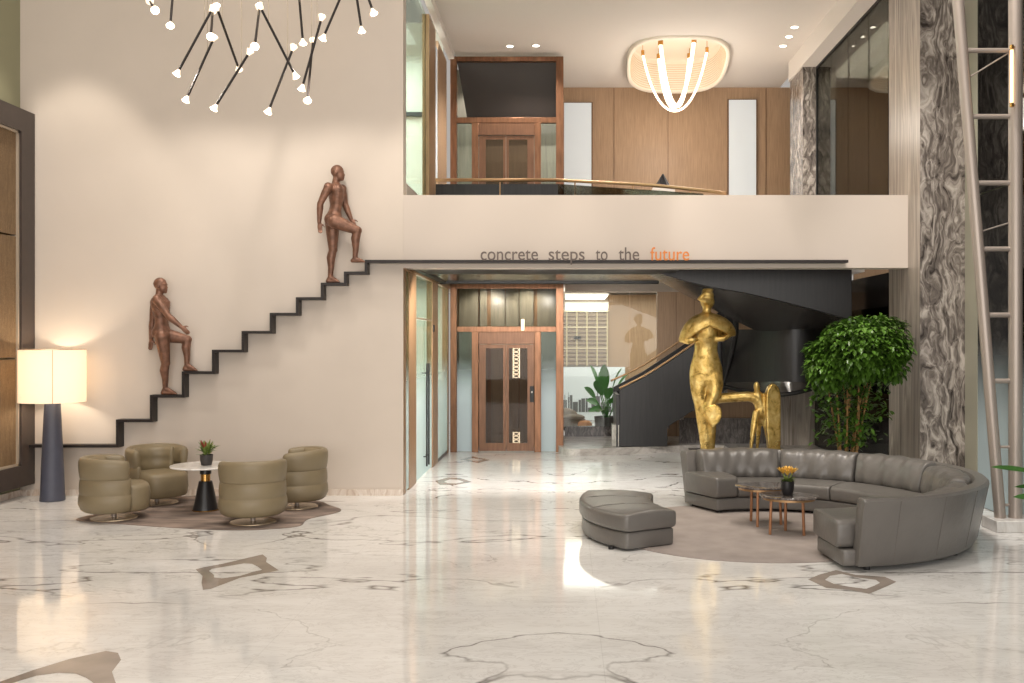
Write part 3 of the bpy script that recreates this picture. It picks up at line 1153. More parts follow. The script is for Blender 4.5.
# small peaked ornament seen over the upper rail
p = P(663, 188, 18.3)
rt = thing('ornament', 'small dark pyramid ornament beyond the upper handrail', 'ornament', (p.x, p.y, 3.95))
MB().box(p.x - .2, p.x + .2, p.y - .2, p.y + .2, 3.95, p.z - .02).build('plinth', M['ceiling'], rt, off=rt.location)
mb = MB()
tp = P(663, 174, 18.3)
for k in range(4):
    w = k * PI / 2 + .6
    mb.tube([V((p.x + .16 * math.cos(w), p.y + .16 * math.sin(w), p.z - .02)), tp], [.05, .012], 6)
mb.add([V((p.x + .15 * math.cos(k * PI / 2 + .6), p.y + .15 * math.sin(k * PI / 2 + .6), p.z)) for k in range(4)] + [tp - V((0, 0, .04))], [(0, 1, 4), (1, 2, 4), (2, 3, 4), (3, 0, 4), (3, 2, 1, 0)])
mb.build('peak', M['charcoal'], rt, off=rt.location)

# walls behind the sculpture and the tree
mb = MB().box(2.2, 3.95, 19.2, 19.35, .13, .62)
struct(mb.build('wall_low', M['marble_curb'], center=False))
mb = MB().box(3.96, 4.72, 18.9, 19.0, .13, 2.0)
struct(mb.build('wall_marble', M['marble_light'], center=False))
mb = MB().box(4.73, 4.8, 14.42, 19.0, .0, 3.1)
struct(mb.build('wall_passage', M['marble_black'], center=False))
mb = MB().box(4.695, 4.71, 14.5, 18.8, .14, 2.6)
struct(mb.build('window_7', M['glass_dark'], center=False))
# wood and black raking panel right of the stair
a, b = P(854, 276, 18.5), P(889, 330, 18.5)
mb = MB().box(a.x, b.x + .4, 18.5, 18.55, 1.6, 3.9)
struct(mb.build('wall_wood_end', M['wood'], center=False))
mb = MB().prism([P(857, 322, 18.3), P(884, 277, 18.3), P(896, 277, 18.3), P(896, 340, 18.3), P(857, 340, 18.3)], (0, .08, 0))
struct(mb.build('trim_9', M['black'], center=False))

# ------------------------------------------------------------------ step ledges on the main wall
D = .17
ty = [445.7, 420.5, 396, 372.6, 351, 332.3, 314.3, 298.7, 284.3, 273.2, 261.6]
rx = [119.5, 153.3, 185, 215, 244.5, 272.5, 298.5, 323.3, 346.3, 367]
rt = thing('step_ledge', 'black steel ledge climbing the cream wall in ten steps', 'wall ledge', P(240, 340, YW))
O = rt.location
zs = [P(0, v, YW - .1).z for v in ty]
# true positions measured on the ledge's front edge
xs = [P(u, 0, YW - .1).x for u in rx]
T = .036
xs_all = [XL + .2] + xs
for i in range(11):
    a = xs_all[i] - (T / 2 if i else 0)
    b = xs[i] + T / 2 if i < 10 else P(847, 0, YW - .1).x
    MB().box(a, b, YW - D, YW - .0005, zs[i] - T / 2, zs[i] + T / 2).build('tread' if i < 10 else 'long_ledge', M['steps_black'], rt, off=O)
    if i < 10:
        MB().box(xs[i] - T / 2, xs[i] + T / 2, YW - D, YW - .0005, zs[i] + T / 2, zs[i + 1] - T / 2).build('riser', M['steps_black'], rt, off=O)


# ------------------------------------------------------------------ lettering
def letters(txt, m, u0, u1, rt):
    cu = bpy.data.curves.new('t', 'FONT')
    cu.body = txt
    cu.size = 1.0
    cu.extrude = .04
    cu.offset = .004
    ob = bpy.data.objects.new('t', cu)
    C.objects.link(ob)
    dg = bpy.context.evaluated_depsgraph_get()
    me = bpy.data.meshes.new_from_object(ob.evaluated_get(dg), depsgraph=dg)
    bpy.data.objects.remove(ob)
    xs_ = [v.co.x for v in me.vertices]
    lo, hi = min(xs_), max(xs_)
    Y = YW - D - .012
    a, b = P(u0, 260.2, Y), P(u1, 260.2, Y)
    sx = (b.x - a.x) / (hi - lo)
    sz = .252
    for v in me.vertices:
        x, y, z = v.co
        v.co = V((a.x + (x - lo) * sx, Y - z * .25, a.z + y * sz)) - rt.location
    me.materials.clear()
    me.materials.append(m)
    o = bpy.data.objects.new('word', me)
    C.objects.link(o)
    o.parent = rt
    return o


rt = thing('lettering', 'grey and orange lettering reading concrete steps to the future', 'sign', P(585, 260, YW - D))
for t_, m_, a, b in (('concrete', 'text_grey', 480.6, 538), ('steps', 'text_grey', 548.6, 584.6), ('to', 'text_grey', 595.6, 607.6), ('the', 'text_grey', 618.5, 639.2), ('future', 'text_orange', 650.4, 689.2)):
    w = letters(t_, M[m_], a, b, rt)
    w['label'] = ('orange word future' if t_ == 'future' else 'grey word ' + t_)


# ------------------------------------------------------------------ climbing bronze figures
def hand(mb, wrist, direction, side, curl=.35, s=1.0):
    """palm, four fingers and a thumb; direction = along the hand, side = thumb side"""
    d = V(direction).normalized()
    sd = V(side)
    sd = (sd - d * sd.dot(d)).normalized()
    nrm = d.cross(sd)
    w = V(wrist)
    for k in (-1, 0, 1):
        mb.cap(w + sd * .006 * k, w + d * .075 * s + sd * .021 * k * s, .015 * s, .014 * s)
    for k, L in ((-1.5, .055), (-.5, .066), (.5, .072), (1.5, .064)):
        b = w + d * .082 * s + sd * .0165 * k * s
        d1 = (d + nrm * curl * .5).normalized()
        m1 = b + d1 * L * .55 * s
        d2 = (d + nrm * curl * 1.6).normalized()
        mb.cap(b, m1, .0088 * s, .008 * s)
        mb.cap(m1, m1 + d2 * L * .5 * s, .008 * s, .0065 * s)
    tb = w + d * .025 * s + sd * .022 * s
    t1 = tb + (d * .6 + sd * .8).normalized() * .04 * s
    mb.cap(tb, t1, .011 * s, .0095 * s)
    mb.cap(t1, t1 + (d + sd * .25 + nrm * .3).normalized() * .034 * s, .0095 * s, .0075 * s)


def figure(name, label, J, yaw_deg, fat=1.1):
    """J: joint pixels plus a depth offset from the figure's mid plane"""
    Y0 = YW - .2
    j = {k: P(u, v, Y0 + dy) for k, (u, v, dy) in J.items()}
    mb = MB()
    # torso from pelvis to neck, elliptical slices
    spine = bez([j['pelvis'], j['waist'], j['chest'], j['neck']], 5)
    yaw = Euler((0, 0, R(yaw_deg))).to_matrix()
    sizes = [(.118, .135), (.115, .13), (.105, .12), (.094, .112), (.09, .108), (.088, .105), (.093, .112), (.102, .125), (.109, .138), (.112, .15), (.112, .158), (.106, .16), (.094, .15), (.07, .115), (.05, .07), (.046, .048)]
    for p, (a, b) in zip(spine, sizes):
        mb.ell(p, (a * .9, b * .9, .06), yaw, 14, 8)
    # buttock, chest muscles, shoulder blades
    mb.ell(j['pelvis'] + V((-.04, -.045, -.035)), (.075, .075, .085))
    mb.ell(j['pelvis'] + V((-.03, .045, -.035)), (.075, .075, .085))
    for sd in (-.06, .06):
        mb.ell(j['chest'] + yaw @ V((.04, sd, .035)), (.05, .065, .045))
        mb.ell(j['chest'] + yaw @ V((-.035, sd * 1.1, .03)), (.05, .06, .07))
    # neck, head
    hd = j['head']
    mb.cap(j['neck'] + V((0, 0, -.03)), hd + V((-.012, 0, -.05)), .05, .047)
    mb.ell(hd + V((-.008, 0, .022)), (.088, .071, .085))
    mb.ell(hd + V((.028, 0, -.04)), (.06, .055, .07))
    mb.ell(hd + V((.06, 0, -.085)), (.026, .027, .024))          # chin
    mb.cap(hd + V((.07, 0, .005)), hd + V((.084, 0, -.03)), .01, .015)   # nose
    mb.ell(hd + V((.068, 0, .018)), (.018, .05, .013))            # brow
    mb.ell(hd + V((.079, 0, -.058)), (.014, .024, .007))          # lips
    mb.ell(hd + V((.078, 0, -.069)), (.013, .021, .007))
    for s in (-1, 1):
        mb.ell(hd + V((-.012, .07 * s, -.012)), (.02, .01, .032))   # ear
        mb.ell(hd + V((.072, .027 * s, .002)), (.01, .013, .009))  # eye
    # arms
    for s in ('n', 'f'):
        sh, el, wr = j['sh' + s], j['el' + s], j['wr' + s]
        mb.cap(j['neck'] + V((0, 0, -.07)), sh, .055, .058)
        mb.ell(sh, (.062, .06, .066))
        mid = sh + (el - sh) * .4
        mb.cap(sh, mid, .05 * fat, .05 * fat)
        mb.cap(mid, el, .05 * fat, .037 * fat)
        mid = el + (wr - el) * .3
        mb.cap(el, mid, .039 * fat, .041 * fat)
        mb.cap(mid, wr, .04 * fat, .025 * fat)
        tip = j['ha' + s]
        hand(mb, wr, tip - wr, V((1, 0, .2)), .35, 1.0)
    # legs
    for s in ('n', 'f'):
        hp, kn, an, toe = j['hp' + s], j['kn' + s], j['an' + s], j['to' + s]
        mb.cap(j['pelvis'], hp, .085, .09)
        mid = hp + (kn - hp) * .45
        mb.cap(hp, mid, .09 * fat, .075 * fat)
        mb.cap(mid, kn, .075 * fat, .054 * fat)
        mb.ell(kn + V((.012, 0, 0)), .05)
        ax = (an - kn)
        back_ = V((-1, 0, 0))
        mid = kn + ax * .3 + back_ * .016
        mb.cap(kn, mid, .05 * fat, .055 * fat)
        mb.cap(mid, kn + ax * .65, .054 * fat, .039 * fat)
        mb.cap(kn + ax * .65, an, .039 * fat, .03 * fat)
        hl = V((an.x - .035, an.y, toe.z + .026))
        bl = V((toe.x - .045, toe.y, toe.z + .022))
        mb.cap(an, hl, .032, .027)
        mb.cap(an + V((.01, 0, -.005)), bl, .032, .024)
        mb.cap(hl, bl, .026, .022)
        for q in range(5):
            mb.cap(bl + V((0, (q - 2) * .015, -.003)), V((toe.x - .008 - .005 * abs(q - 1), toe.y + (q - 2) * .016, toe.z + .012)), .012, .0095)
    rt_loc = V((j['toe_base'].x if 'toe_base' in j else j['pelvis'].x, Y0, min(j['ton'].z, j['tof'].z)))
    o = blob(name, mb, M['statue'], .0085, None, None, 3, .4)
    tag(o, label, 'statue', 'bronze statues climbing the step ledge')
    return o


def zz1(x, y, dy):
    return (295 + x / 5.06, 155 + y / 5.06, dy)


def zz2(x, y, dy):
    return (130 + x / 5.06, 270 + y / 5.06, dy)


DF = .1     # depth offset of feet so they stand on the ledge
J1 = dict(head=zz1(216, 90, 0), neck=zz1(203, 142, 0), chest=zz1(208, 188, 0), waist=zz1(207, 258, 0), pelvis=zz1(195, 315, 0),
          shn=zz1(168, 163, -.13), eln=zz1(128, 245, -.15), wrn=zz1(122, 340, -.14), han=zz1(130, 395, -.14),
          shf=zz1(238, 172, .11), elf=zz1(254, 252, .12), wrf=zz1(284, 325, .1), haf=zz1(305, 365, .08),
          hpn=zz1(200, 335, -.07), knn=zz1(316, 382, -.02), ann=zz1(303, 524, .02), ton=zz1(357, 545, .02),
          hpf=zz1(188, 345, .06), knf=zz1(192, 480, .08), anf=zz1(178, 618, .1), tof=zz1(232, 651, .1))
J2 = dict(head=zz2(155, 78, 0), neck=zz2(146, 128, 0), chest=zz2(155, 178, 0), waist=zz2(160, 250, 0), pelvis=zz2(160, 305, 0),
          shn=zz2(136, 150, -.12), eln=zz2(196, 235, -.16), wrn=zz2(258, 287, -.16), han=zz2(295, 318, -.16),
          shf=zz2(125, 165, .11), elf=zz2(114, 262, .13), wrf=zz2(107, 348, .12), haf=zz2(104, 402, .12),
          hpn=zz2(162, 335, -.06), knn=zz2(180, 470, .0), ann=zz2(178, 598, .08), ton=zz2(242, 630, .08),
          hpf=zz2(180, 330, .06), knf=zz2(290, 352, .08), anf=zz2(288, 480, .1), tof=zz2(345, 512, .1))


def snap(J, ks=('ton', 'tof')):
    """feet exactly on the ledge tops"""
    for k in ks:
        u, v, dy = J[k]
        Y = YW - .2 + dy
        x = (u - UX) * Y / F0
        i = sum(1 for q in xs if q < x - .05)
        best = min(zs, key=lambda z: abs(z - P(u, v, Y).z))
        z = best + T / 2
        J[k] = (u, VY + (H0 - z) * F0 / Y, dy)
    return J


figure('climbing_statue', 'brown bronze nude man statue climbing near the top of the step ledge', snap(J1, ('tof',)), 38)
figure('climbing_statue', 'brown bronze statue reaching one arm forward, lower on the step ledge', snap(J2), -28)

# ------------------------------------------------------------------ framed bark panel on the left wall
rt = thing('wall_panel', 'large woven bark panel in a dark frame on the left wall', 'wall panel', (XL + .1, 10.0, .17))
O = rt.location
x0, x1 = XL, XL + .21
zt, zb = 5.18, .165
yf = YW - .02
y0 = 6.5
fr = .33
mb = MB().box(x0, x1, yf - fr, yf, zb, zt).box(x0, x1, y0, yf - fr, zt - .3, zt).box(x0, x1, y0, yf - fr, zb, zb + .28).box(x0, x1, y0, y0 + fr, zb + .28, zt - .3)
mb.build('frame', mat('dark stained frame', (64, 54, 50), .4, 0, var=.12, vscale=8), rt, off=O)
mb = MB()
zz_ = [zb + .28, 1.87, 3.49, zt - .3]
for a, b in zip(zz_, zz_[1:]):
    mb.box(x0 + .02, x1 - .06, y0 + fr, yf - fr, a + .012, b - .012)
mb.build('bark_panel', M['artpanel'], rt, off=O)
mb = MB().box(x0 + .01, x1 - .03, yf - fr - .03, yf - fr, zb + .28, zt - .3).box(x0 + .01, x1 - .03, y0 + fr, yf - fr, zt - .33, zt - .3).box(x0 + .01, x1 - .03, y0 + fr, yf - fr, zb + .28, zb + .31)
mb.build('inner_bead', mat('pale bead', (190, 176, 158), .35, .3), rt, off=O)
MB().box(x1 - .06, x1 - .005, yf - fr - .12, yf - fr - .05, zb + .1, zb + .24).build('bracket', M['white_plastic'], rt, off=O, bevel=.01)

# ------------------------------------------------------------------ floor lamp
lx = FL(52.5, 500.5)
rt = thing('floor_lamp', 'large floor lamp with slate column and wide lit drum shade', 'lamp', lx)
O = lx
zsh0, zsh1 = P(0, 402, lx.y).z, P(0, 349.5, lx.y).z
prof = [(.15, 0), (.155, .006), (.155, .02), (.148, .1)] + [(.155 - .06 * k, .02 + (zsh0 + .05) * k) for k in (.3, .5, .7, .85)] + [(.095, zsh0 + .06), (.02, zsh0 + .07)]
MB().lathe(prof, lx, 40).build('base', M['lampbase'], rt, off=O, smooth=True, autosmooth=40)
MB().tube([lx + V((0, 0, zsh0 + .06)), lx + V((0, 0, zsh1 - .1))], .012, 8).build('rod', M['brass'], rt, off=O)
rs = 34.6 * lx.y / F0 / math.hypot(1, lx.x / lx.y)
sh = MB()
rings = []
for (r, z) in ((rs, zsh0), (rs, zsh1), (rs - .006, zsh1), (rs - .006, zsh0)):
    rings.append([lx + V((r * math.cos(2 * PI * k / 64), r * math.sin(2 * PI * k / 64), z)) for k in range(64)])
sh.rings(rings, loop=True)
so = sh.build('lamp_shade', M['shade'], rt, off=O, smooth=True, autosmooth=40)
sd = V((-lx.x, -lx.y, 0)).normalized() * (rs + .001)
MB().tube([lx + sd + V((0, 0, zsh0)), lx + sd + V((0, 0, zsh1))], .004, 6).build('seam', mat('shade seam', (190, 160, 120), .9), so, off=O)
MB().tube([lx + V(((rs - .004) * math.cos(w), (rs - .004) * math.sin(w), zsh1)) for w in [2 * PI * k / 48 for k in range(48)]], .006, 6, loop=True).build('rim', M['champagne'], so, off=O)
mb = MB()
for k in range(3):
    w = 2 * PI * k / 3
    mb.tube([lx + V((0, 0, zsh1 - .1)), lx + V(((rs - .005) * math.cos(w), (rs - .005) * math.sin(w), zsh1 - .02))], .005, 6)
mb.build('spider', M['brass'], rt, off=O)
MB().ell(lx + V((0, 0, (zsh0 + zsh1) / 2)), .06).build('bulb', M['bulb'], rt, off=O, smooth=True)


# ------------------------------------------------------------------ rugs
def rug(name, pts, m, label, h=.014):
    lp = [V((p.x, p.y, 0)) for p in pts]
    cl = []
    n = len(lp)
    for i in range(n):
        p0, p1, p2, p3 = lp[i - 1], lp[i], lp[(i + 1) % n], lp[(i + 2) % n]
        for k in range(6):
            t = k / 6
            cl.append(.5 * ((2 * p1) + (p2 - p0) * t + (2 * p0 - 5 * p1 + 4 * p2 - p3) * t * t + (3 * p1 - p0 - 3 * p2 + p3) * t ** 3))
    c = sum(cl, V((0, 0, 0))) / len(cl)
    rings = []
    for sc_, z in ((1, .001), (1.0, h * .7), (.992, h), (.85, h + .001), (.6, h + .001), (.3, h + .001)):
        rings.append([c + (p - c) * sc_ + V((0, 0, z)) for p in cl])
    o = MB().rings(rings).build(name, m, smooth=True, autosmooth=60)
    tag(o, label, 'rug')
    return o


r1 = [(76, 520.5), (104, 523), (150, 526.5), (200, 529.5), (240, 530.5), (276, 529), (300, 526), (308, 519.5), (334, 513.5), (341, 510), (330, 506), (318, 502), (280, 499.5), (240, 497.5), (195, 496.5), (165, 499), (150, 503), (135, 508), (95, 515)]
rug('rug', [FL(u, v) for u, v in r1], M['rug_dark'], 'dark taupe irregular rug under the olive armchairs')
cx, cy = 2.05, 11.1
rug('rug', [V((cx + (1.65 + .04 * math.sin(3 * a)) * math.cos(a), cy + 1.66 * math.sin(a), 0)) for a in [2 * PI * k / 16 for k in range(16)]], M['rug_light'], 'pale round rug inside the curved grey sofa')
ZR = .016


# ------------------------------------------------------------------ sweeping helper for curved upholstery
def sweep(prof_fn, c, a0, a1, n=28, ends=.045, zc=None):
    """closed profile [(r, z)...] swept about the vertical through c from a0 to a1 (degrees); rounded ends"""
    rings = []
    A0, A1 = R(a0), R(a1)
    p_ = prof_fn(.5)
    rm = sum(q[0] for q in p_) / len(p_)
    da = ends / rm
    sgn = 1 if A1 > A0 else -1
    st = [(0, .86), (.12, .93), (.4, .98), (1, 1)]
    seq = [(A0 + sgn * da * t, k) for t, k in st]
    inner = [(A0 + sgn * da + (A1 - A0 - 2 * sgn * da) * i / n, 1) for i in range(1, n)]
    seq += inner + [(A1 - sgn * da * t, k) for t, k in reversed(st)]
    for ang, k in seq:
        t = (ang - A0) / (A1 - A0)
        pr = prof_fn(t)
        cr = sum(q[0] for q in pr) / len(pr)
        cz = sum(q[1] for q in pr) / len(pr)
        e = ends * (1 - k) / .14 * .6
        ring = []
        for r, z in pr:
            dr, dz = r - cr, z - cz
            L = math.hypot(dr, dz) or 1
            f = max(0, (L - e)) / L
            ring.append(V((c[0] + (cr + dr * f) * math.cos(ang), c[1] + (cr + dr * f) * math.sin(ang), c[2] + cz + dz * f)))
        rings.append(ring)
    return MB().rings(rings)


def rrect(r0, r1, z0, z1, rad, n=4, puff=0.0, puff_in=0.0):
    """rounded rectangle profile in (r, z)"""
    pts = []
    for cx_, cz_, a in ((r1 - rad, z0 + rad, -90), (r1 - rad, z1 - rad, 0), (r0 + rad, z1 - rad, 90), (r0 + rad, z0 + rad, 180)):
        for k in range(n + 1):
            w = R(a + 90 * k / n)
            pts.append((cx_ + rad * math.cos(w), cz_ + rad * math.sin(w)))
        if a == 0 and puff:
            for t in (.25, .5, .75):
                pts.append((r1 - rad + (r0 + rad - r1 + rad) * t, z1 + puff * math.sin(PI * t)))
    return pts


# ------------------------------------------------------------------ curved sofa
SC = V((2.38, 11.02, 0))
rt = thing('sofa', 'large semicircular grey leather sofa in front of the gold sculpture', 'sofa', SC)
O = SC
zc0 = (0, 0, ZR)
# plinth
sweep(lambda t: rrect(1.19, 1.92, .045, .19, .025), SC, 117, -85.5, 60).build('base', M['leather_grey'], rt, off=O, smooth=True, autosmooth=50)
# back shell leaning outwards
def shell(t):
    return [(1.83, .05), (1.97, .05), (2.0, .1), (2.10, .6), (2.115, .66), (2.09, .685), (1.98, .685), (1.955, .66), (1.90, .3)]
sweep(shell, SC, 115, -82, 60, .02).build('back_shell', M['leather_grey'], rt, off=O, smooth=True, autosmooth=40)
# panel seams on the outside of the back
seam_m = mat('dark seam', (104, 99, 95), .5)
for a in (-72, -57, -41, -25, -8, 10):
    w = R(a)
    MB().tube([SC + V((rr_ * math.cos(w), rr_ * math.sin(w), z)) for rr_, z in ((2.0, .1), (2.101, .6), (2.116, .66))], .003, 6).build('seam', seam_m, rt, off=O)
# seats
for a0, a1 in ((103, 49.5), (48.8, -7.6), (-8.3, -62.5)):
    sweep(lambda t: rrect(1.17, 1.8, .195, .365, .05, 4, .02), SC, a0, a1, 24, .03).build('seat_cushion', M['leather_grey'], rt, off=O, smooth=True, autosmooth=60)
# arms
sweep(lambda t: rrect(1.165, 1.86, .2, .45, .05, 4, .01), SC, 118, 103.6, 10, .04).build('armrest', M['leather_grey'], rt, off=O, smooth=True, autosmooth=60)
sweep(lambda t: rrect(1.13, 1.86, .2, .45, .05, 4, .01), SC, -63, -86.5, 10, .04).build('armrest', M['leather_grey'], rt, off=O, smooth=True, autosmooth=60)


def backcush(seed, lo=.35, hi=.72, droop=0.0):
    rnd = random.Random(seed)
    ph = [rnd.uniform(0, 6.28) for _ in range(6)]

    def f(t):
        e = math.sin(PI * min(max(t, .0), 1)) ** .45
        pts = []
        h = hi - droop * t
        # plump lens-shaped pad leaning on the shell
        n_ = 22
        for k in range(n_):
            w = 2 * PI * k / n_
            cr, cz = 1.80, (lo + h) / 2
            ax_, az_ = .09 + .06 * e, (h - lo) / 2 * (.93 + .07 * e)
            cw, sw = math.cos(w), math.sin(w)
            r = math.copysign(abs(cw) ** .75, cw) * ax_
            z = math.copysign(abs(sw) ** .6, sw) * az_
            # soft vertical folds
            fold = .011 * math.sin(t * 19 + ph[0] + z * 8) * (1 if cw < 0 else .3) + .008 * math.sin(t * 43 + ph[1] - z * 14) * (1 if cw < .2 else .2)
            fold *= .4 + .9 * abs(sw)
            pts.append((cr + r + fold + (z) * .28, cz + z + .006 * math.sin(t * 24 + ph[2]) * max(0, sw)))
        return pts
    return f


for i, (a0, a1) in enumerate(((112, 79), (78, 47.5), (46.5, 12.5), (11.5, -25), (-26, -61))):
    sweep(backcush(i + 2, .35, .725 if i < 3 else .715 - .02 * (i - 2), 0 if i < 4 else .04), SC, a0, a1, 44, .03).build('back_cushion', M['leather_grey'], rt, off=O, smooth=True, autosmooth=70)
for a in (113, 60, 0, -40, -78):
    for r in (1.27, 1.88):
        w = R(a)
        p = SC + V((r * math.cos(w), r * math.sin(w), 0))
        MB().lathe([(.03, .0), (.03, .05)], p + V((0, 0, ZR if r < 1.6 else 0.001)), 10).build('foot', M['black'], rt, off=O)

# ottoman: a piece of the same ring
OC = V((2.37, 10.98, 0))
rt = thing('ottoman', 'grey leather curved ottoman facing the sofa', 'ottoman', V((.75, 10.9, 0)))
O = rt.location
sweep(lambda t: rrect(1.45, 2.19 - .15 * t ** 3, .02, .19, .025), OC, 163, 210.5, 20, .05).build('base', M['leather_grey'], rt, off=O, smooth=True, autosmooth=50)
sweep(lambda t: rrect(1.42, 2.22 - .16 * t ** 3, .195, .37, .045, 4, .022 + .008 * math.sin(t * 9.4)), OC, 162.5, 211, 24, .06).build('cushion', M['leather_grey'], rt, off=O, smooth=True, autosmooth=60)
mb = MB()
for a in (178, 195):
    w = R(a)
    mb.tube([OC + V((r * math.cos(w), r * math.sin(w), z)) for r, z in ((1.43, .36), (1.6, .385), (1.82, .393), (2.05, .385), (2.2, .36))], .004, 6)
mb.build('tuft_seams', M['leather_grey'], rt, off=O)
for a in (168, 205):
    for r in (1.52, 2.1):
        w = R(a)
        z_ = ZR if r < 1.8 else .001
        MB().lathe([(.03, z_), (.03, .03)], OC + V((r * math.cos(w), r * math.sin(w), 0)), 10).build('foot', M['black'], rt, off=O)


# ------------------------------------------------------------------ side tables in the sofa
def side_table(label, c, z, rx_, ry_, legs, seed):
    rt = thing('side_table', label, 'side table', (c.x, c.y, ZR), 0, 'stone side tables inside the curved sofa')
    O = rt.location
    rnd = random.Random(seed)
    a1, a2 = rnd.uniform(0, 6), rnd.uniform(0, 6)

    def outline(s, zz):
        return [V((c.x + s * rx_ * (1 + .09 * math.sin(2 * w + a1) + .05 * math.sin(3 * w + a2)) * math.cos(w), c.y + s * ry_ * (1 + .09 * math.sin(2 * w + a1)) * math.sin(w), zz)) for w in [2 * PI * k / 40 for k in range(40)]]
    MB().rings([outline(.97, z - .022), outline(1, z - .016), outline(1, z - .005), outline(.98, z)]).build('tabletop', M['dark_top'], rt, off=O, smooth=True, autosmooth=40)
    MB().rings([outline(.86, z - .05), outline(.86, z - .023), outline(.83, z - .023), outline(.83, z - .05)], loop=True).build('apron', M['bronze_rail'], rt, off=O)
    for p in legs:
        q = V((c.x + (p.x - c.x) * .93, c.y + (p.y - c.y) * .93, z - .03))
        MB().tube([V((p.x, p.y, ZR)), q], .016, 10).build('leg', M['copper_leg'], rt, off=O, smooth=True, autosmooth=40)
    return rt


t1 = [FL(751, 522.5), FL(757.5, 528.5), FL(781, 526)]
c1 = V((2.27, 11.42, 0))
side_table('taller dark stone side table nearer the sofa seat, without a pot', c1, .455, .31, .3, t1, 4)
t2 = [FL(770, 536), FL(785.5, 532), FL(804, 537)]
c2 = V((2.415, 10.85, 0))
side_table('lower dark stone side table carrying the yellow flower pot', c2, .43, .3, .28, t2, 9)


def pot_plant(label, c, z, rp, hp, kind):
    rt = thing('potted_plant', label, 'potted plant', (c.x, c.y, z))
    O = rt.location
    base = V((c.x, c.y, z))
    MB().lathe([(rp * .72, 0), (rp * .8, .006), (rp * .97, hp * .55), (rp, hp), (rp * .9, hp), (rp * .85, hp * .85), (.002, hp * .85)], base, 24).build('pot', M['pot_grey'] if kind == 'green' else M['charcoal'], rt, off=O, smooth=True, autosmooth=40)
    rnd = random.Random(5)
    top = base + V((0, 0, hp * .85))
    g = MB()
    fl = MB()
    if kind == 'green':
        for i in range(46):
            a = rnd.uniform(0, 2 * PI)
            e = rnd.uniform(.25, 1.35)
            L = rnd.uniform(.1, .19)
            d = V((math.cos(a) * math.cos(e), math.sin(a) * math.cos(e), math.sin(e)))
            s = top + V((math.cos(a) * .03, math.sin(a) * .03, rnd.uniform(0, .06)))
            leaf_blade(g, s, s + d * L, .035, .02, 4)
        for i in range(9):
            a = rnd.uniform(0, 2 * PI)
            s = top + V((math.cos(a) * .04, math.sin(a) * .04, .08))
            leaf_blade(fl, s, s + V((math.cos(a) * .05, math.sin(a) * .05, rnd.uniform(.08, .14))), .024, 0, 4)
        g.build('foliage', M['leaf_small'], rt, off=O, smooth=True)
        fl.build('bracts', M['petal_red'], rt, off=O, smooth=True)
    else:
        for i in range(16):
            a = rnd.uniform(0, 2 * PI)
            s = top + V((0, 0, .01))
            leaf_blade(g, s, s + V((math.cos(a) * .09, math.sin(a) * .09, rnd.uniform(.03, .08))), .05, .02, 4)
        for i in range(6):
            a = 2 * PI * i / 6 + .3
            cc = top + V((math.cos(a) * .055, math.sin(a) * .05, .09 + .02 * (i % 2)))
            g.tube([top, cc], .006, 6)
            for k in range(7):
                b = 2 * PI * k / 7
                leaf_blade(fl, cc, cc + V((math.cos(b) * .045 + math.cos(a) * .03, math.sin(b) * .045 + math.sin(a) * .03, .065)), .032, 0, 4)
        g.build('foliage', M['leaf_small'], rt, off=O, smooth=True)
        fl.build('petals', M['petal_yellow'], rt, off=O, smooth=True)
    return rt


pp = P(787.5, 494, 10.86)
pot_plant('small dark pot of yellow flowers on the lower side table', V((pp.x, 10.86, 0)), .43, .072, .15, 'yellow')

# ------------------------------------------------------------------ round white table and plant
TC = FL(205.6, 511.5)
rt = thing('round_table', 'round white-topped table on a black cone between the olive armchairs', 'table', (TC.x, TC.y, ZR))
O = rt.location
b0 = V((TC.x, TC.y, ZR))
ht = .575
MB().lathe([(.395, ht - .022), (.415, ht - .018), (.418, ht - .008), (.412, ht), (.002, ht)], V((TC.x, TC.y, 0)), 56).build('tabletop', M['white_top'], rt, off=O, smooth=True, autosmooth=40)
MB().lathe([(.152, .012), (.15, .03), (.135, .08), (.082, .345), (.078, .36), (.03, .362)], b0, 36).build('pedestal', M['charcoal'], rt, off=O, smooth=True, autosmooth=40)
MB().lathe([(.15, 0), (.157, .002), (.157, .012), (.15, .014)], b0, 36).build('foot_ring', M['brass'], rt, off=O)
MB().lathe([(.05, .36), (.056, .363), (.056, .445), (.05, .448)], b0, 30).build('neck_ring', M['brass'], rt, off=O, smooth=True, autosmooth=40)
MB().lathe([(.05, .447), (.068, .45), (.068, .5), (.06, .54)], b0, 30).build('collar', M['charcoal'], rt, off=O, smooth=True, autosmooth=40)
pot_plant('small dark pot of green succulents on the round white table', V((P(207, 465, TC.y).x, TC.y - .02, 0)), ht, .078, .13, 'green')


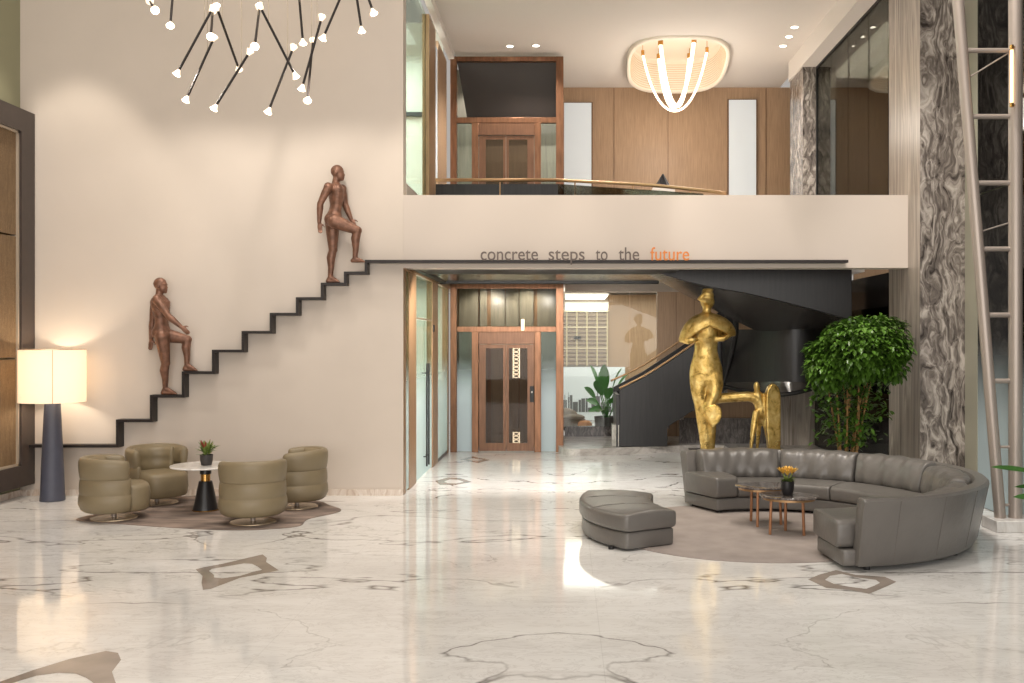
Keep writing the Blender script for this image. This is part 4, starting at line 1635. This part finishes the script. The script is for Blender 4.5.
# ------------------------------------------------------------------ olive swivel armchairs
def make_chair(label):
    rt = thing('armchair', label, 'armchair', (0, 0, 0), 0, 'olive swivel armchairs around the round table')
    lo = M['leather_olive']

    def ell_sweep(prof, a0, a1, n, ex=1.0, ey=1.0, ends=.07, cx_=0.0, taper=None):
        rings = []
        A0, A1 = R(a0), R(a1)
        seq = []
        da = ends / .4
        for t, k in ((0, .25), (.1, .55), (.3, .8), (.65, .96), (1, 1)):
            seq.append((A0 + da * t, k))
        for i in range(1, n):
            seq.append((A0 + da + (A1 - A0 - 2 * da) * i / n, 1))
        for t, k in ((1, 1), (.65, .96), (.3, .8), (.1, .55), (0, .25)):
            seq.append((A1 - da * t, k))
        cr = sum(q[0] for q in prof) / len(prof)
        for ang, k in seq:
            t = (ang - A0) / (A1 - A0)
            ring = []
            tz = taper(t) if taper else 1.0
            for r, z in prof:
                rr2 = cr + (r - cr) * k
                zc = .41
                z2 = z if k == 1 else zc + (z - zc) * (1 - (1 - k) * .12)
                ring.append(V((cx_ + rr2 * ex * math.cos(ang), rr2 * ey * math.sin(ang), z2 if z2 < .45 else .45 + (z2 - .45) * tz)))
            rings.append(ring)
        return MB().rings(rings)
    # padded shell in bands (facing +X, so the back is around 180 degrees)
    prof = [(.29, .105), (.35, .10), (.392, .125), (.422, .19), (.42, .26), (.411, .299), (.405, .307), (.408, .315), (.412, .35), (.41, .42), (.402, .472), (.394, .482),
            (.385, .5), (.33, .5), (.315, .4), (.31, .25), (.30, .15)]
    tp = lambda t: 1 - .12 * abs(2 * t - 1) ** 3
    ell_sweep(prof, 62, 298, 36, 1.0, 1.0).build('backrest', lo, rt, smooth=True, autosmooth=75)
    prof2 = [(.39, .483), (.398, .488), (.405, .51), (.414, .57), (.421, .64), (.418, .69), (.402, .722), (.37, .735), (.335, .725), (.31, .69), (.30, .62), (.305, .52), (.32, .485)]
    ell_sweep(prof2, 66, 294, 36, 1.0, 1.0, taper=tp).build('headrest', lo, rt, smooth=True, autosmooth=75)
    # inner back pad with a seam
    prof3 = [(.32, .36), (.27, .37), (.235, .42), (.23, .5), (.25, .535), (.235, .57), (.245, .66), (.285, .715), (.33, .7)]
    ell_sweep(prof3, 105, 255, 30, 1.0, 1.0).build('back_pad', lo, rt, smooth=True, autosmooth=75)
    # deep seat block with rounded front
    rings = []
    for z, s in ((.095, .78), (.105, .9), (.13, .97), (.2, 1.0), (.3, 1.005), (.36, .985), (.395, .94), (.412, .85), (.42, .6), (.424, .3)):
        ring = []
        for k in range(48):
            w = 2 * PI * k / 48
            cw, sw = math.cos(w), math.sin(w)
            e = .62
            x = .07 + .36 * s * math.copysign(abs(cw) ** e, cw)
            y = .335 * s * math.copysign(abs(sw) ** e, sw)
            ring.append(V((x, y, z)))
        rings.append(ring)
    MB().rings(rings).build('seat', lo, rt, smooth=True, autosmooth=75)
    MB().lathe([(.28, 0), (.285, .004), (.28, .012), (.05, .018)], (0, 0, 0), 40).build('base_plate', M['champagne'], rt, smooth=True, autosmooth=40)
    MB().lathe([(.028, .014), (.028, .1)], (0, 0, 0), 16).build('stem', M['steel'], rt, smooth=True, autosmooth=40)
    for ch in rt.children:
        if ch.name.split('.')[0] not in ('stem',):
            for v in ch.data.vertices:
                v.co.x *= .91
                v.co.y *= .91
    return rt


spots = [(FL(114, 519.5), 28, 'olive leather swivel armchair nearest the floor lamp, back to us'),
         (FL(157, 504), -42, 'olive leather swivel armchair by the wall, its seat facing us'),
         (FL(253, 523.5), 112, 'olive leather swivel armchair right of the round table, full back to us'),
         (FL(297, 508), 190, 'olive leather swivel armchair at right end of the rug, seen side on')]
ch0 = make_chair(spots[0][2])
for i, (p, a, lb) in enumerate(spots):
    if i == 0:
        ch0.location = (p.x, p.y, ZR)
        ch0.rotation_euler = (0, 0, R(a))
    else:
        dup(ch0, (p.x, p.y, ZR), R(a), lb)

# ------------------------------------------------------------------ gold sculpture
YP = 14.15


def g(x, y, dy=0.0):
    return P(660 + x / 3.9, 280 + y / 3.9, YP + dy)


k_ = YP / F0 / 3.9     # metres per zoom pixel


def skinline(mb, pts, n=10):
    """smooth limb through (x, y, dy, rx, ry) rows; rx across, ry in depth"""
    cs = bez([V((p[0], p[1], p[2])) for p in pts], n)
    rs_ = bez([V((p[3], p[4], 0)) for p in pts], n)
    for c, r in zip(cs, rs_):
        mb.ell(g(c.x, c.y, c.z), (max(r.x, 3) * k_, max(r.y, 3) * k_, max(9, min(r.x, r.y) * .8) * k_), None, 16, 8)


mb = MB()
# head: helmet with a peaked brow and a flat cap
mb.ell(g(185, 84), (29 * k_, 27 * k_, 30 * k_))
mb.ell(g(186, 56), (26 * k_, 28 * k_, 19 * k_), (0, .25, 0))
mb.ell(g(187, 38), (24 * k_, 22 * k_, 6 * k_))
mb.cap(g(150, 74, -.06), g(176, 52, -.07), 6 * k_, 9 * k_)
mb.cap(g(150, 74, -.06), g(176, 84, -.09), 6 * k_, 10 * k_)
skinline(mb, [(185, 95, 0, 20, 18), (182, 118, 0, 17, 16), (180, 142, 0, 22, 20)], 5)
# cape: a smooth dome, raised in front so the chest shows
nr_ = 64
for i in range(nr_):
    a = 2 * PI * i / nr_
    ca, sa = math.cos(a), math.sin(a)
    drop = (66 if ca > 0 else 92) * (.38 + .62 * abs(ca) ** 1.2 if sa < 0 else 1)
    last = None
    for t in (0, .16, .32, .48, .64, .8, .9, 1):
        w = t * PI * .5
        hx = 108 if ca > 0 else 98
        p = g(181 + math.sin(w) * hx * ca, 136 + (1 - math.cos(w)) * drop + 10 * t, math.sin(w) * 62 * k_ * sa)
        mb.ell(p, (11 - 2 * t) * k_, None, 8, 6)
        if last is not None:
            mb.tube([last, p], [(11 - 2 * t) * k_] * 2, 8)
        last = p
# heavy rolled ends of the cape
skinline(mb, [(80, 232, -.03, 9, 22), (92, 234, -.06, 16, 24), (112, 238, -.09, 17, 22), (132, 232, -.11, 14, 18)], 4)
skinline(mb, [(287, 204, -.03, 8, 18), (268, 216, -.06, 12, 20), (245, 228, -.09, 14, 20), (226, 230, -.1, 14, 16)], 4)
# torso down to the thighs
skinline(mb, [(181, 150, 0, 40, 30), (181, 178, -.02, 50, 40), (181, 210, -.03, 50, 42), (180, 242, -.01, 47, 36), (179, 270, 0, 46, 34), (179, 300, 0, 52, 36), (180, 335, 0, 62, 42), (180, 365, 0, 66, 45), (178, 395, 0, 62, 42)], 8)
# standing leg and the leg crossing before it
skinline(mb, [(152, 380, -.02, 38, 34), (152, 430, -.03, 33, 30), (160, 490, -.02, 27, 28), (168, 550, 0, 26, 26), (177, 610, 0, 25, 24), (179, 668, 0, 22, 22)], 10)
skinline(mb, [(210, 375, -.05, 37, 34), (214, 420, -.09, 32, 30), (202, 465, -.12, 25, 24), (182, 500, -.14, 16, 16)], 9)
skinline(mb, [(203, 560, -.04, 18, 18), (200, 610, -.02, 18, 18), (196, 668, 0, 18, 18)], 6)
# flat leaf-shaped knee
lf_ = [g(172, 512, -.22), g(196, 492, -.22), g(222, 487, -.22), g(240, 500, -.22), (g(243, 530, -.22)), g(232, 556, -.22), g(208, 580, -.22), g(196, 560, -.22)]
mb.prism(lf_, (0, .17, 0))
# animal: body, bend, legs
skinline(mb, [(205, 466, .0, 24, 24), (250, 460, 0, 26, 25), (310, 456, 0, 25, 25), (352, 455, 0, 25, 25), (382, 470, 0, 24, 24), (393, 500, 0, 23, 22), (392, 522, 0, 21, 21)], 10)
for pts in ([(376, 515, -.04, 15, 14), (368, 560, -.07, 14, 13), (360, 610, -.09, 10, 10), (354, 668, -.1, 6, 7)], [(406, 515, .0, 15, 14), (415, 570, .03, 14, 13), (422, 620, .05, 10, 10), (428, 668, .06, 7, 7)], [(390, 515, .06, 14, 14), (384, 590, .1, 11, 11), (378, 668, .12, 6, 6)]):
    skinline(mb, pts, 8)
skinline(mb, [(390, 460, -.02, 15, 15), (380, 435, -.04, 12, 12), (377, 414, -.05, 13, 13), (377, 404, -.05, 9, 9)], 5)
mb.cap(g(392, 447, -.02), g(424, 452, 0), 9 * k_, 9 * k_)
# tall rounded fin, a thick slab standing a little askew
fo = []
for k in range(29):
    w = PI * k / 28
    fo.append((443 + 29 * math.cos(w), 470 - 66 * math.sin(w) ** .9))
fo = [(471, 668), (472, 560)] + fo + [(416, 560), (424, 668)]
mb.prism([g(x, y, -.09 + (x - 443) * k_ * .25) for x, y in fo], (0, .15, 0))
mb.cap(g(402, 520, 0), g(440, 520, 0), 12 * k_, 10 * k_)
rt = thing('sculpture', 'tall gold abstract caped figure joined to a small animal form', 'sculpture', (g(180, 0).x, YP, 0))
blob('figure', mb, M['gold'], .014, rt, rt.location, 8, .5)
MB().box(g(120, 0).x, g(500, 0).x, YP - .32, YP + .32, .001, g(0, 664).z).build('plinth', M['marble_curb'], rt, off=rt.location, bevel=.01)

# ------------------------------------------------------------------ ficus tree behind the sofa
TB = V((3.76, 13.35, 0))
rt = thing('potted_tree', 'bushy green tree in a pot between the sofa and the column', 'tree', TB)
O = TB
MB().lathe([(.2, 0), (.24, .02), (.3, .42), (.3, .46), (.27, .46), (.26, .4), (.002, .4)], TB, 32).build('pot', M['terracotta'], rt, off=O, smooth=True, autosmooth=40)
rnd = random.Random(11)
stems = MB()
tips = []
for i in range(15):
    a = rnd.uniform(0, 2 * PI)
    r0 = rnd.uniform(.02, .1)
    p0 = TB + V((r0 * math.cos(a), r0 * math.sin(a), .4))
    w = rnd.uniform(.08, .34)
    top = V((TB.x + w * 1.1 * math.cos(a) + .05, TB.y - .05 + w * .7 * math.sin(a), rnd.uniform(1.45, 2.0)))
    mid = p0 + (top - p0) * .45 + V((rnd.uniform(-.05, .05), rnd.uniform(-.05, .05), .05))
    pts = bez([p0, mid, top], 4)
    stems.tube(pts, [.016 - .008 * k / (len(pts) - 1) for k in range(len(pts))], 6)
    tips.append((p0, mid, top))
stems.build('trunk', M['stem'], rt, off=O, smooth=True)
fol = MB()
cc = V((TB.x + .12, 13.08, 1.98))


def add_leaf(p, out, size):
    d = (out + V((rnd.gauss(0, .4), rnd.gauss(0, .4), rnd.gauss(-.35, .35)))).normalized()
    leaf_blade(fol, p, p + d * size, size * .6, size * .2, 3, .3)


def crown_leaf(c, rx_, ry_, rzu, rzd, sh):
    th = rnd.uniform(0, 2 * PI)
    z = rnd.uniform(-1, 1)
    q = math.sqrt(1 - z * z)
    d = V((q * math.cos(th), q * math.sin(th), z))
    rad = rnd.uniform(.55, 1.0) ** .5
    lob = 1 + .16 * noise.noise(d * 2.3 + V((c.x, 0, 0))) + .08 * noise.noise(d * 5.5)
    p = c + V((d.x * rx_ * rad * lob, d.y * ry_ * rad * lob, d.z * (rzu if d.z > 0 else rzd) * rad * lob))
    if d.z < 0:
        k = 1 + sh * d.z
        p.x = c.x + (p.x - c.x) * k
        p.y = c.y + (p.y - c.y) * k
    p.z += .14 * (p.x - cc.x)
    if p.x < 4.42:
        add_leaf(p, V((d.x, d.y, d.z * .4)), rnd.uniform(.06, .1))


for i in range(4600):
    crown_leaf(cc, .70, .56, .44, .40, .25)
for i in range(800):
    crown_leaf(cc + V((-.42, -.05, -.16)), .34, .3, .28, .3, .2)
for i in range(800):
    crown_leaf(cc + V((.36, -.05, -.12)), .34, .3, .3, .36, .2)
# sparser leaves down among the canes
for i in range(850):
    z = rnd.uniform(.72, 1.72)
    w_ = .22 + .3 * (z - .72)
    p = V((TB.x + .05 + max(-.48, min(.48, rnd.gauss(0, w_ * .72))), TB.y - .05 + rnd.gauss(0, w_ * .5), z))
    if z < 1.4 and rnd.random() < .35 and abs(p.x - TB.x) < .16:
        continue
    add_leaf(p, V((rnd.gauss(0, 1), rnd.gauss(0, 1), .1)).normalized(), rnd.uniform(.06, .105))
for i in range(200):
    a, m_, b = rnd.choice(tips)
    p = a + (b - a) * rnd.uniform(.2, .9) + V((rnd.gauss(0, .07), rnd.gauss(0, .07), 0))
    add_leaf(p, V((rnd.gauss(0, 1), rnd.gauss(0, 1), .1)).normalized(), rnd.uniform(.06, .1))
fol.build('foliage', M['leaf_tree'], rt, off=O, smooth=True)

# ------------------------------------------------------------------ glazed side wall on the right and the steel truss
mb = MB().box(6.2, 6.3, 3, 13.14, 0, ZL)
struct(mb.build('wall_right', M['marble_black'], center=False))  # dark marble stands in for the column's reflection in the glass
mb = MB().box(5.27, 6.2, 13.1, 13.2, 0, ZL)
struct(mb.build('wall_return', M['greenwall'], center=False))
for i, (y0, y1, z0, z1) in enumerate(((11.0, 12.75, .01, 3.95), (11.0, 12.75, 3.97, 7.5), (7.0, 10.98, .01, 3.95), (7.0, 10.98, 3.97, 7.5))):
    mb = MB().box(5.262, 5.275, y0, y1, z0, z1)
    struct(mb.build('window_%d' % (8 + i), M['glass_film_right'], center=False))
mb = MB().box(5.255, 5.3, 12.75, 13.139, .001, 7.5)
struct(mb.build('trim_10', mat('grey green reveal', (166, 163, 146), .4), center=False))

rt = thing('truss', 'grey steel ladder truss rising from a marble plinth at right edge', 'truss', FL(1006, 527, .15))
O = rt.location
YT = 11.15
zp = .13
a0 = P(1000, 0, YT)
a0.z = zp
zt_ = 9.0
s0, s1 = P(958, 0, YT), P(1000.5, 522, YT)
dirv = (s0 - s1)
a1 = s1 + dirv * ((zt_ - s1.z) / dirv.z)
a0 = s1 + dirv * ((zp - s1.z) / dirv.z)
MB().tube([a0, a1], .062, 20).build('leaning_tube', M['steel'], rt, off=O, smooth=True, autosmooth=40)
b0, b1 = V((P(1015.5, 0, YT + .0).x, YT, zp)), V((P(1015.5, 0, YT).x, YT, zt_))
MB().tube([b0, b1], .075, 20).build('upright_tube', M['steel'], rt, off=O, smooth=True, autosmooth=40)
for v in (-16, 50.5, 116.5, 183, 249, 315, 381, 447, 505):
    z = P(0, v, YT).z
    f = (z - a0.z) / (a1.z - a0.z)
    pa = a0 + (a1 - a0) * f
    MB().tube([pa, V((b0.x, YT, z))], .028 if v < 400 else .016, 10).build('rung', M['steel'], rt, off=O, smooth=True, autosmooth=40)
for (u0, v0, u1, v1) in ((968, 78, 1010, 52), (979, 232, 1012, 222)):
    MB().tube([P(u0, v0, YT), P(u1, v1, YT)], .008, 8).build('brace', M['steel'], rt, off=O)
MB().box(FL(990, 530).x, 5.25, YT - .22, YT + .2, 0.001, zp).build('plinth', M['white_top'], rt, off=O, bevel=.008)
lt = thing('reflection_tube', 'slim glowing tube standing in for a pendant reflection beside the truss upright', 'light', P(1011.7, 106, YT - .12))  # glowing tube modelled in place of a pendant's reflection in the glass
MB().tube([P(1011.7, 103, YT - .12), P(1011.7, 50, YT - .12)], .018, 10).build('tube', M['reflection_glow'], lt, off=lt.location)
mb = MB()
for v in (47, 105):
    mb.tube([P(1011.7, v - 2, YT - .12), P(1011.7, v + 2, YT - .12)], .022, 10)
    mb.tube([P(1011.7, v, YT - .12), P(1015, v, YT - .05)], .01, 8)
mb.build('reflection_end_caps', M['brass'], lt, off=lt.location)

# plant whose leaves reach in at the right edge
pb = V((4.78, 9.6, 0))
rt = thing('potted_plant', 'large-leaved plant reaching in at the right edge before the truss', 'potted plant', pb)
MB().lathe([(.18, 0.001), (.2, .02), (.25, .4), (.22, .4), (.2, .36), (.002, .36)], pb, 28).build('pot', M['pot_grey'], rt, off=pb, smooth=True, autosmooth=40)
st = MB()
for i, (tip, w) in enumerate(((P(991, 467, 9.5), .07), (P(1013, 497, 9.4), .1), (P(1014, 487, 9.5), .07), (pb + V((.3, .2, 1.1)), .16), (pb + V((.35, -.3, .95)), .16), (pb + V((.1, .4, 1.2)), .16), (pb + V((.2, .0, 1.4)), .16))):
    r_ = pb + V((random.uniform(-.04, .04), random.uniform(-.04, .04), .36))
    mid = r_ + (tip - r_) * .5 + V((.0, 0, .14))
    if i < 3:
        mid = V((tip.x + .42, tip.y, tip.z - .05 + .02 * i))
    st.tube(bez([r_, (r_ + mid) / 2 + V((.02, 0, .08)), mid], 4), .009, 6)
    lf = MB()
    leaf_blade(lf, mid, tip, w, .0, 8, .25, side=(V((0.05, .75, .6)) if i < 3 else None))
    lf.build('leaf', M['leaf_deep'], rt, off=pb, smooth=True)
st.build('stems', M['leaf_bright'], rt, off=pb, smooth=True)

# ------------------------------------------------------------------ floor inlays
def inlay(idx, outer, inner, m=None):
    n = len(outer)
    v = [FL(u, w) for u, w in outer] + [FL(u, w) for u, w in inner]
    z0, z1 = .0, .0015
    pts = [V((p.x, p.y, z1)) for p in v]
    fs = [(i, (i + 1) % n, n + (i + 1) % n, n + i) for i in range(n)]
    o = MB().add(pts, fs).build('trim_%d' % idx, m or M['inlay'], center=False)
    struct(o)


inlay(20, ((195.5, 569.5), (203, 567.5), (222, 564), (262.5, 554.5), (267, 558), (266, 562), (279, 570.5), (240, 578), (211, 589), (203, 590), (201.5, 583), (202.5, 576)),
      ((209, 571), (212, 569), (226, 566.5), (244, 563.5), (252, 564), (258, 567), (262, 570), (255, 571.5), (240, 576), (222, 578.5), (214, 577.5), (214, 575)))
inlay(21, ((808, 579.5), (820, 574.5), (836, 570.2), (856, 575), (885, 577), (896.5, 582), (888, 586), (869, 594), (850, 590), (826, 588)),
      ((825, 580), (830, 576), (842, 574), (856, 577.5), (876, 580), (880, 583), (874, 586), (866, 589), (850, 587), (834, 584)))
inlay(22, ((-6, 684), (34, 670), (70, 659), (106, 651), (118, 653), (121, 660), (112, 672), (118, 690), (60, 700), (-6, 700)),
      ((10, 684), (36, 676), (58, 673), (76, 674), (86, 678), (92, 682), (96, 686), (94, 690), (60, 694), (10, 694)))
inlay(23, ((435, 481), (448, 477.5), (460, 478), (472, 482), (456, 485), (440, 485)), ((444, 481.5), (450, 479.5), (458, 479.8), (464, 482), (456, 483.4), (446, 483.2)))
inlay(24, ((460, 459.5), (472, 456.5), (490, 460), (478, 463)), ((467, 459.6), (473, 458.2), (483, 460), (476, 461.5)))

# ------------------------------------------------------------------ rod pendants
def hz(x, y):
    return 140 + x / 4.096, y / 4.096


def rod(label, a, b, Ya, Yb, ra=True):
    ua, va = hz(*a)
    ub, vb = hz(*b)
    A, B = P(ua, va, Ya), P(ub, vb, Yb)
    rt = thing('rod_pendant', label, 'pendant light', (A + B) / 2, 0, 'rod pendants of the hanging cluster')
    O = rt.location
    d = (B - A).normalized()
    MB().tube([A + d * .05, B - d * .05], .015, 10).build('rod', M['steps_black'], rt, off=O, smooth=True, autosmooth=40)
    for p, s in ((A, -1), (B, 1)):
        ax = d * s
        q = p - ax * .065
        h = MB().lathe([(.016, 0), (.02, .012), (.048, .07)], q, 16, ax, caps=False).build('lamp_head', M['head_lit'], rt, off=O, smooth=True)
        MB().lathe([(.036, .05), (.046, .069), (.036, .078), (.012, .084)], q, 16, ax).build('bulb', M['head_glow'], h, off=O, smooth=True)
    up = A if A.z > B.z else B
    mid = up + (B - A) * (.25 if up is A else -.25)
    MB().tube([mid, V((mid.x, mid.y, ZL - .001))], .0025, 6).build('cable', M['champagne'], rt, off=O)
    return rt


rods = [
    ('rod pendant with the lowest-left lamp head, leaning left in the cluster', (300, 30), (150, 305), 12.2, 12.0),
    ('rod pendant second from left by its foot, sloping down left', (305, 150), (187, 413), 12.4, 12.2),
    ('thin rod pendant sloping down right from the upper pair of heads', (312, 25), (406, 285), 11.7, 12.6),
    ('rod pendant third from left by its foot, parallel to its neighbours', (452, 208), (302, 447), 12.1, 11.9),
    ('long rod pendant crossing to the lower right in mid cluster', (487, 18), (640, 317), 11.6, 11.9),
    ('foreshortened rod pendant hanging below the central pair of heads', (490, 30), (470, 190), 12.6, 11.4),
    ('rod pendant with the lowest foot of the whole cluster', (630, 190), (524, 461), 12.0, 11.8),
    ('steep rod pendant in front of a crossing one, right of mid cluster', (746, 66), (662, 367), 11.9, 11.8),
    ('thin rod pendant entering from the top, its lamp head at mid right', (650, -30), (668, 178), 12.6, 12.4),
    ('rod pendant leaving the top edge, leaning right, single visible head', (830, -30), (748, 160), 12.0, 11.9),
    ('short-looking rod pendant behind the steep one, round bright head', (708, 165), (686, 412), 13.0, 12.2),
    ('near-vertical rod pendant at the top, second from right', (880, -60), (909, 130), 11.9, 11.9),
    ('rod pendant at far right of the cluster, mostly above the frame', (905, -90), (958, 55), 11.9, 11.8),
    ('thin rod pendant at left, hanging from the top edge', (136, -40), (124, 105), 12.4, 12.0),
    ('foreshortened rod pendant at the far top left of the cluster', (40, 5), (62, 42), 12.4, 11.7),
    ('foreshortened rod pendant between the two left sloping rods', (298, 45), (290, 150), 12.7, 11.8),
]
for r_ in rods:
    rod(*r_)

# ------------------------------------------------------------------ domed light with looped tubes on the mezzanine ceiling
dc = V((2.18, 19.45, ZC))
rt = thing('ceiling_light', 'rounded ribbed ceiling dome with three hanging lit loops upstairs', 'ceiling light', dc)
O = dc
rings = [drum(.998, .22, 0), drum(.998, 0, 1), drum(.985, -.015, 1), drum(.945, -.015, 1), drum(.93, .0, 1)]
for k in range(1, 15):
    rings.append(drum(.93 - .003 * k, .03 * k, 1 - k / 15))
rings.append(drum(.86, .43, 0))
MB().rings(rings, caps=False).build('drum', M['dish'], rt, off=O, smooth=True, autosmooth=20)
rib_m = mat('shaded dome rib', (226, 204, 176), .7)  # darker colour stands in for shading between the ribs
for k in range(1, 13):
    MB().tube(drum(.928 - .003 * k, .03 * k, 1 - k / 15), .007, 5, loop=True).build('rib', rib_m, rt, off=O, smooth=True)
MB().rings([drum(.985, .43, 0), drum(.985, .46, 0)]).build('drum_top', M['dish'], rt, off=O)
loops = ((P(642.7, 54, 19.3), P(676, 111, 19.3), P(707, 51, 19.3), .022),
         (P(660.5, 43.5, 18.3), P(675, 105.5, 19.2), P(689.5, 57, 20.1), .034),
         (P(694, 41, 18.3), P(677, 106.5, 19.2), P(659, 57.5, 20.1), .034))
for a_, m_, b_, rr_ in loops:
    pts = []
    dz_a, dz_b = a_.z - m_.z, b_.z - m_.z
    for k in range(37):
        t = k / 36
        q = 2 * t - 1
        h = (math.cosh(2.1 * q) - 1) / (math.cosh(2.1) - 1)
        p = a_.lerp(b_, t)
        p.z = m_.z + (dz_a if q < 0 else dz_b) * h
        pts.append(p)
    MB().tube(pts, rr_, 10).build('light_loop', M['tube_glow'], rt, off=O, smooth=True)
    for p in (pts[0], pts[-1]):
        MB().lathe([(rr_ * 1.4, -.03), (rr_ * 1.4, .07)], p, 12).build('loop_holder', M['brass'], rt, off=O)
        MB().tube([p, V((p.x, p.y, ZC + .43))], .006, 6).build('suspension_wire', M['brass'], rt, off=O)

# downlights
for i, (u, v) in enumerate(((510, 46), (536, 45.5), (794.5, 27), (789, 36.5), (783, 45.8))):
    Y = (ZC - H0) * F0 / (VY - v)
    p = V(((u - UX) * Y / F0, Y, ZC))
    lbs = ('recessed downlight in front of the upstairs lift, left one', 'recessed downlight in front of the upstairs lift, right one', 'recessed downlight nearest us in the row of three', 'middle recessed downlight in the row of three', 'farthest recessed downlight in the row of three')
    rt = thing('downlight', lbs[i], 'downlight', p, 0, 'recessed downlights of the upper ceiling')
    MB().lathe([(.062, -.006), (.085, -.004), (.088, 0)], p, 24, caps=False).build('ring', M['white_plastic'], rt, off=p)
    MB().lathe([(.06, -.008), (.002, -.01)], p, 24).build('lens', M['spot_glow'], rt, off=p)


# ------------------------------------------------------------------ lights
def area(name, loc, rot, sx, sy, power, col=(255, 236, 212)):
    l = bpy.data.lights.new(name, 'AREA')
    l.shape = 'RECTANGLE'
    l.size, l.size_y = sx, sy
    l.energy = power
    l.color = lin(col)[:3]
    o = bpy.data.objects.new(name, l)
    o.location = loc
    o.rotation_euler = rot
    C.objects.link(o)
    return o


def spot(name, loc, target, power, size, blend=.5, rad=.1, col=(255, 226, 190)):
    l = bpy.data.lights.new(name, 'SPOT')
    l.energy = power
    l.spot_size = R(size)
    l.spot_blend = blend
    l.shadow_soft_size = rad
    l.color = lin(col)[:3]
    o = bpy.data.objects.new(name, l)
    o.location = loc
    o.rotation_euler = (V(target) - V(loc)).to_track_quat('-Z', 'Y').to_euler()
    C.objects.link(o)
    return o


def point(name, loc, power, rad=.1, col=(255, 214, 160)):
    l = bpy.data.lights.new(name, 'POINT')
    l.energy = power
    l.shadow_soft_size = rad
    l.color = lin(col)[:3]
    o = bpy.data.objects.new(name, l)
    o.location = loc
    C.objects.link(o)
    return o


NEU = (255, 248, 240)
for x, z, e in ((-4.7, 5.5, 46), (-3.0, 5.5, 46)):
    spot('pendant cluster glow', (x, 12.15, z), (x, 12.3, 0), e, 154, .45, .03, (255, 246, 234))
area('lobby ceiling light', (-1, 6.0, ZL - .05), (0, 0, 0), 10, 8, 380, NEU)
area('front fill', (0, -3.8, 3.0), (R(90), 0, 0), 15, 5, 700, (255, 250, 245))  # unseen fill lamp added behind the camera for flat, even brightness
for i, x in enumerate((-6.6, -1.3, .2, 1.6, 3.0)):
    spot('wall washer', (x, YW - 1.3, 7.35), (x, YW - .55, 2.0), 190, 62, .4, .1, (255, 244, 228))
point('floor lamp glow', lx + V((0, 0, (zsh0 + zsh1) / 2)), 32, .1, (255, 239, 216))
for i, (x, y) in enumerate(((-.9, 18.1), (-.45, 18.1), (3.45, 16.2), (3.5, 17.0), (3.55, 18.0))):
    spot('mezzanine downlight', (x, y, ZC - .05), (x, y + .3, 0), 170, 120, .6, .06, NEU)
for y in (18.6, 19.5, 20.4):
    point('loop glow', (2.18, y - .6, 6.2), 22, .3, (255, 244, 230))
for x in (-1.6, -.4, .9):
    spot('passage fill spot', (x, 14.0, 3.08), (x * 1.1 - .2, 17.0, 0), 230, 125, .7, .08, NEU)  # spots without fixtures, added behind the beam to brighten the passage
for x in (-1.5, -.7):
    spot('shaft light', (x, YE + .35, 3.27), (x, YE + .75, 0), 80, 130, .5, .05, NEU)
    spot('upper shaft light', (x, YE + .68, 7.35), (x, YE + .85, 0), 110, 120, .5, .05, NEU)
spot('stair end fill', (4.2, 15.4, 3.9), (4.7, 18.5, 2.4), 70, 60, .6, .08, NEU)  # added spot that lifts the dark panels at the stair end
area('lounge light', (1.6, 22.9, 3.2), (0, 0, 0), 4.5, 2.6, 115, (255, 250, 244))
area('side room light', (-3.6, 16.4, 3.25), (0, 0, 0), 1.8, 4, 150, (252, 255, 250))
area('side room light up', (-3.6, 16.4, ZC), (0, 0, 0), 1.8, 4, 260, (250, 255, 250))
area('upper room light', (5.6, 17, 7.1), (0, 0, 0), 1.2, 4, 110, NEU)
spot('sofa spot', (2.6, 9.5, 9.3), (2.6, 11.0, 0), 520, 55, .6, .2, NEU)
spot('chairs spot', (-4.3, 11, 9.3), (-4.3, 12, 0), 350, 50, .6, .2, NEU)
spot('sculpture spot', (1.2, 11.5, 9.3), (2.6, 14.1, 1.6), 520, 18, .5, .1, NEU)
spot('glass foot spot', (3.2, 10.0, 9.3), (5.2, 12.6, 2.2), 900, 40, .6, .1, NEU)

w = bpy.data.worlds.new('World')
sc.world = w
w.use_nodes = True
w.node_tree.nodes['Background'].inputs[0].default_value = lin((255, 247, 238))
w.node_tree.nodes['Background'].inputs[1].default_value = .35

# ------------------------------------------------------------------ camera
cam = bpy.data.cameras.new('Camera')
cam.sensor_width = 36.0
cam.sensor_fit = 'HORIZONTAL'
cam.lens = 36.0 * F0 / 1024.0
cam.shift_x = -(UX - 512.0) / 1024.0
cam.shift_y = -(341.5 - VY) / 1024.0
cam.clip_end = 100
co = bpy.data.objects.new('Camera', cam)
co.location = (0, 0, H0)
co.rotation_euler = (R(90), 0, 0)
C.objects.link(co)
sc.camera = co

sc.view_settings.view_transform = 'Standard'
sc.view_settings.look = 'None'
sc.view_settings.gamma = 1
sc.view_settings.use_curve_mapping = False
sc.view_settings.exposure = 0.3
try:
    sc.cycles.use_denoising = True
    sc.cycles.max_bounces = 10
    sc.cycles.transparent_max_bounces = 24
    sc.cycles.sample_clamp_indirect = 4
except Exception:
    pass
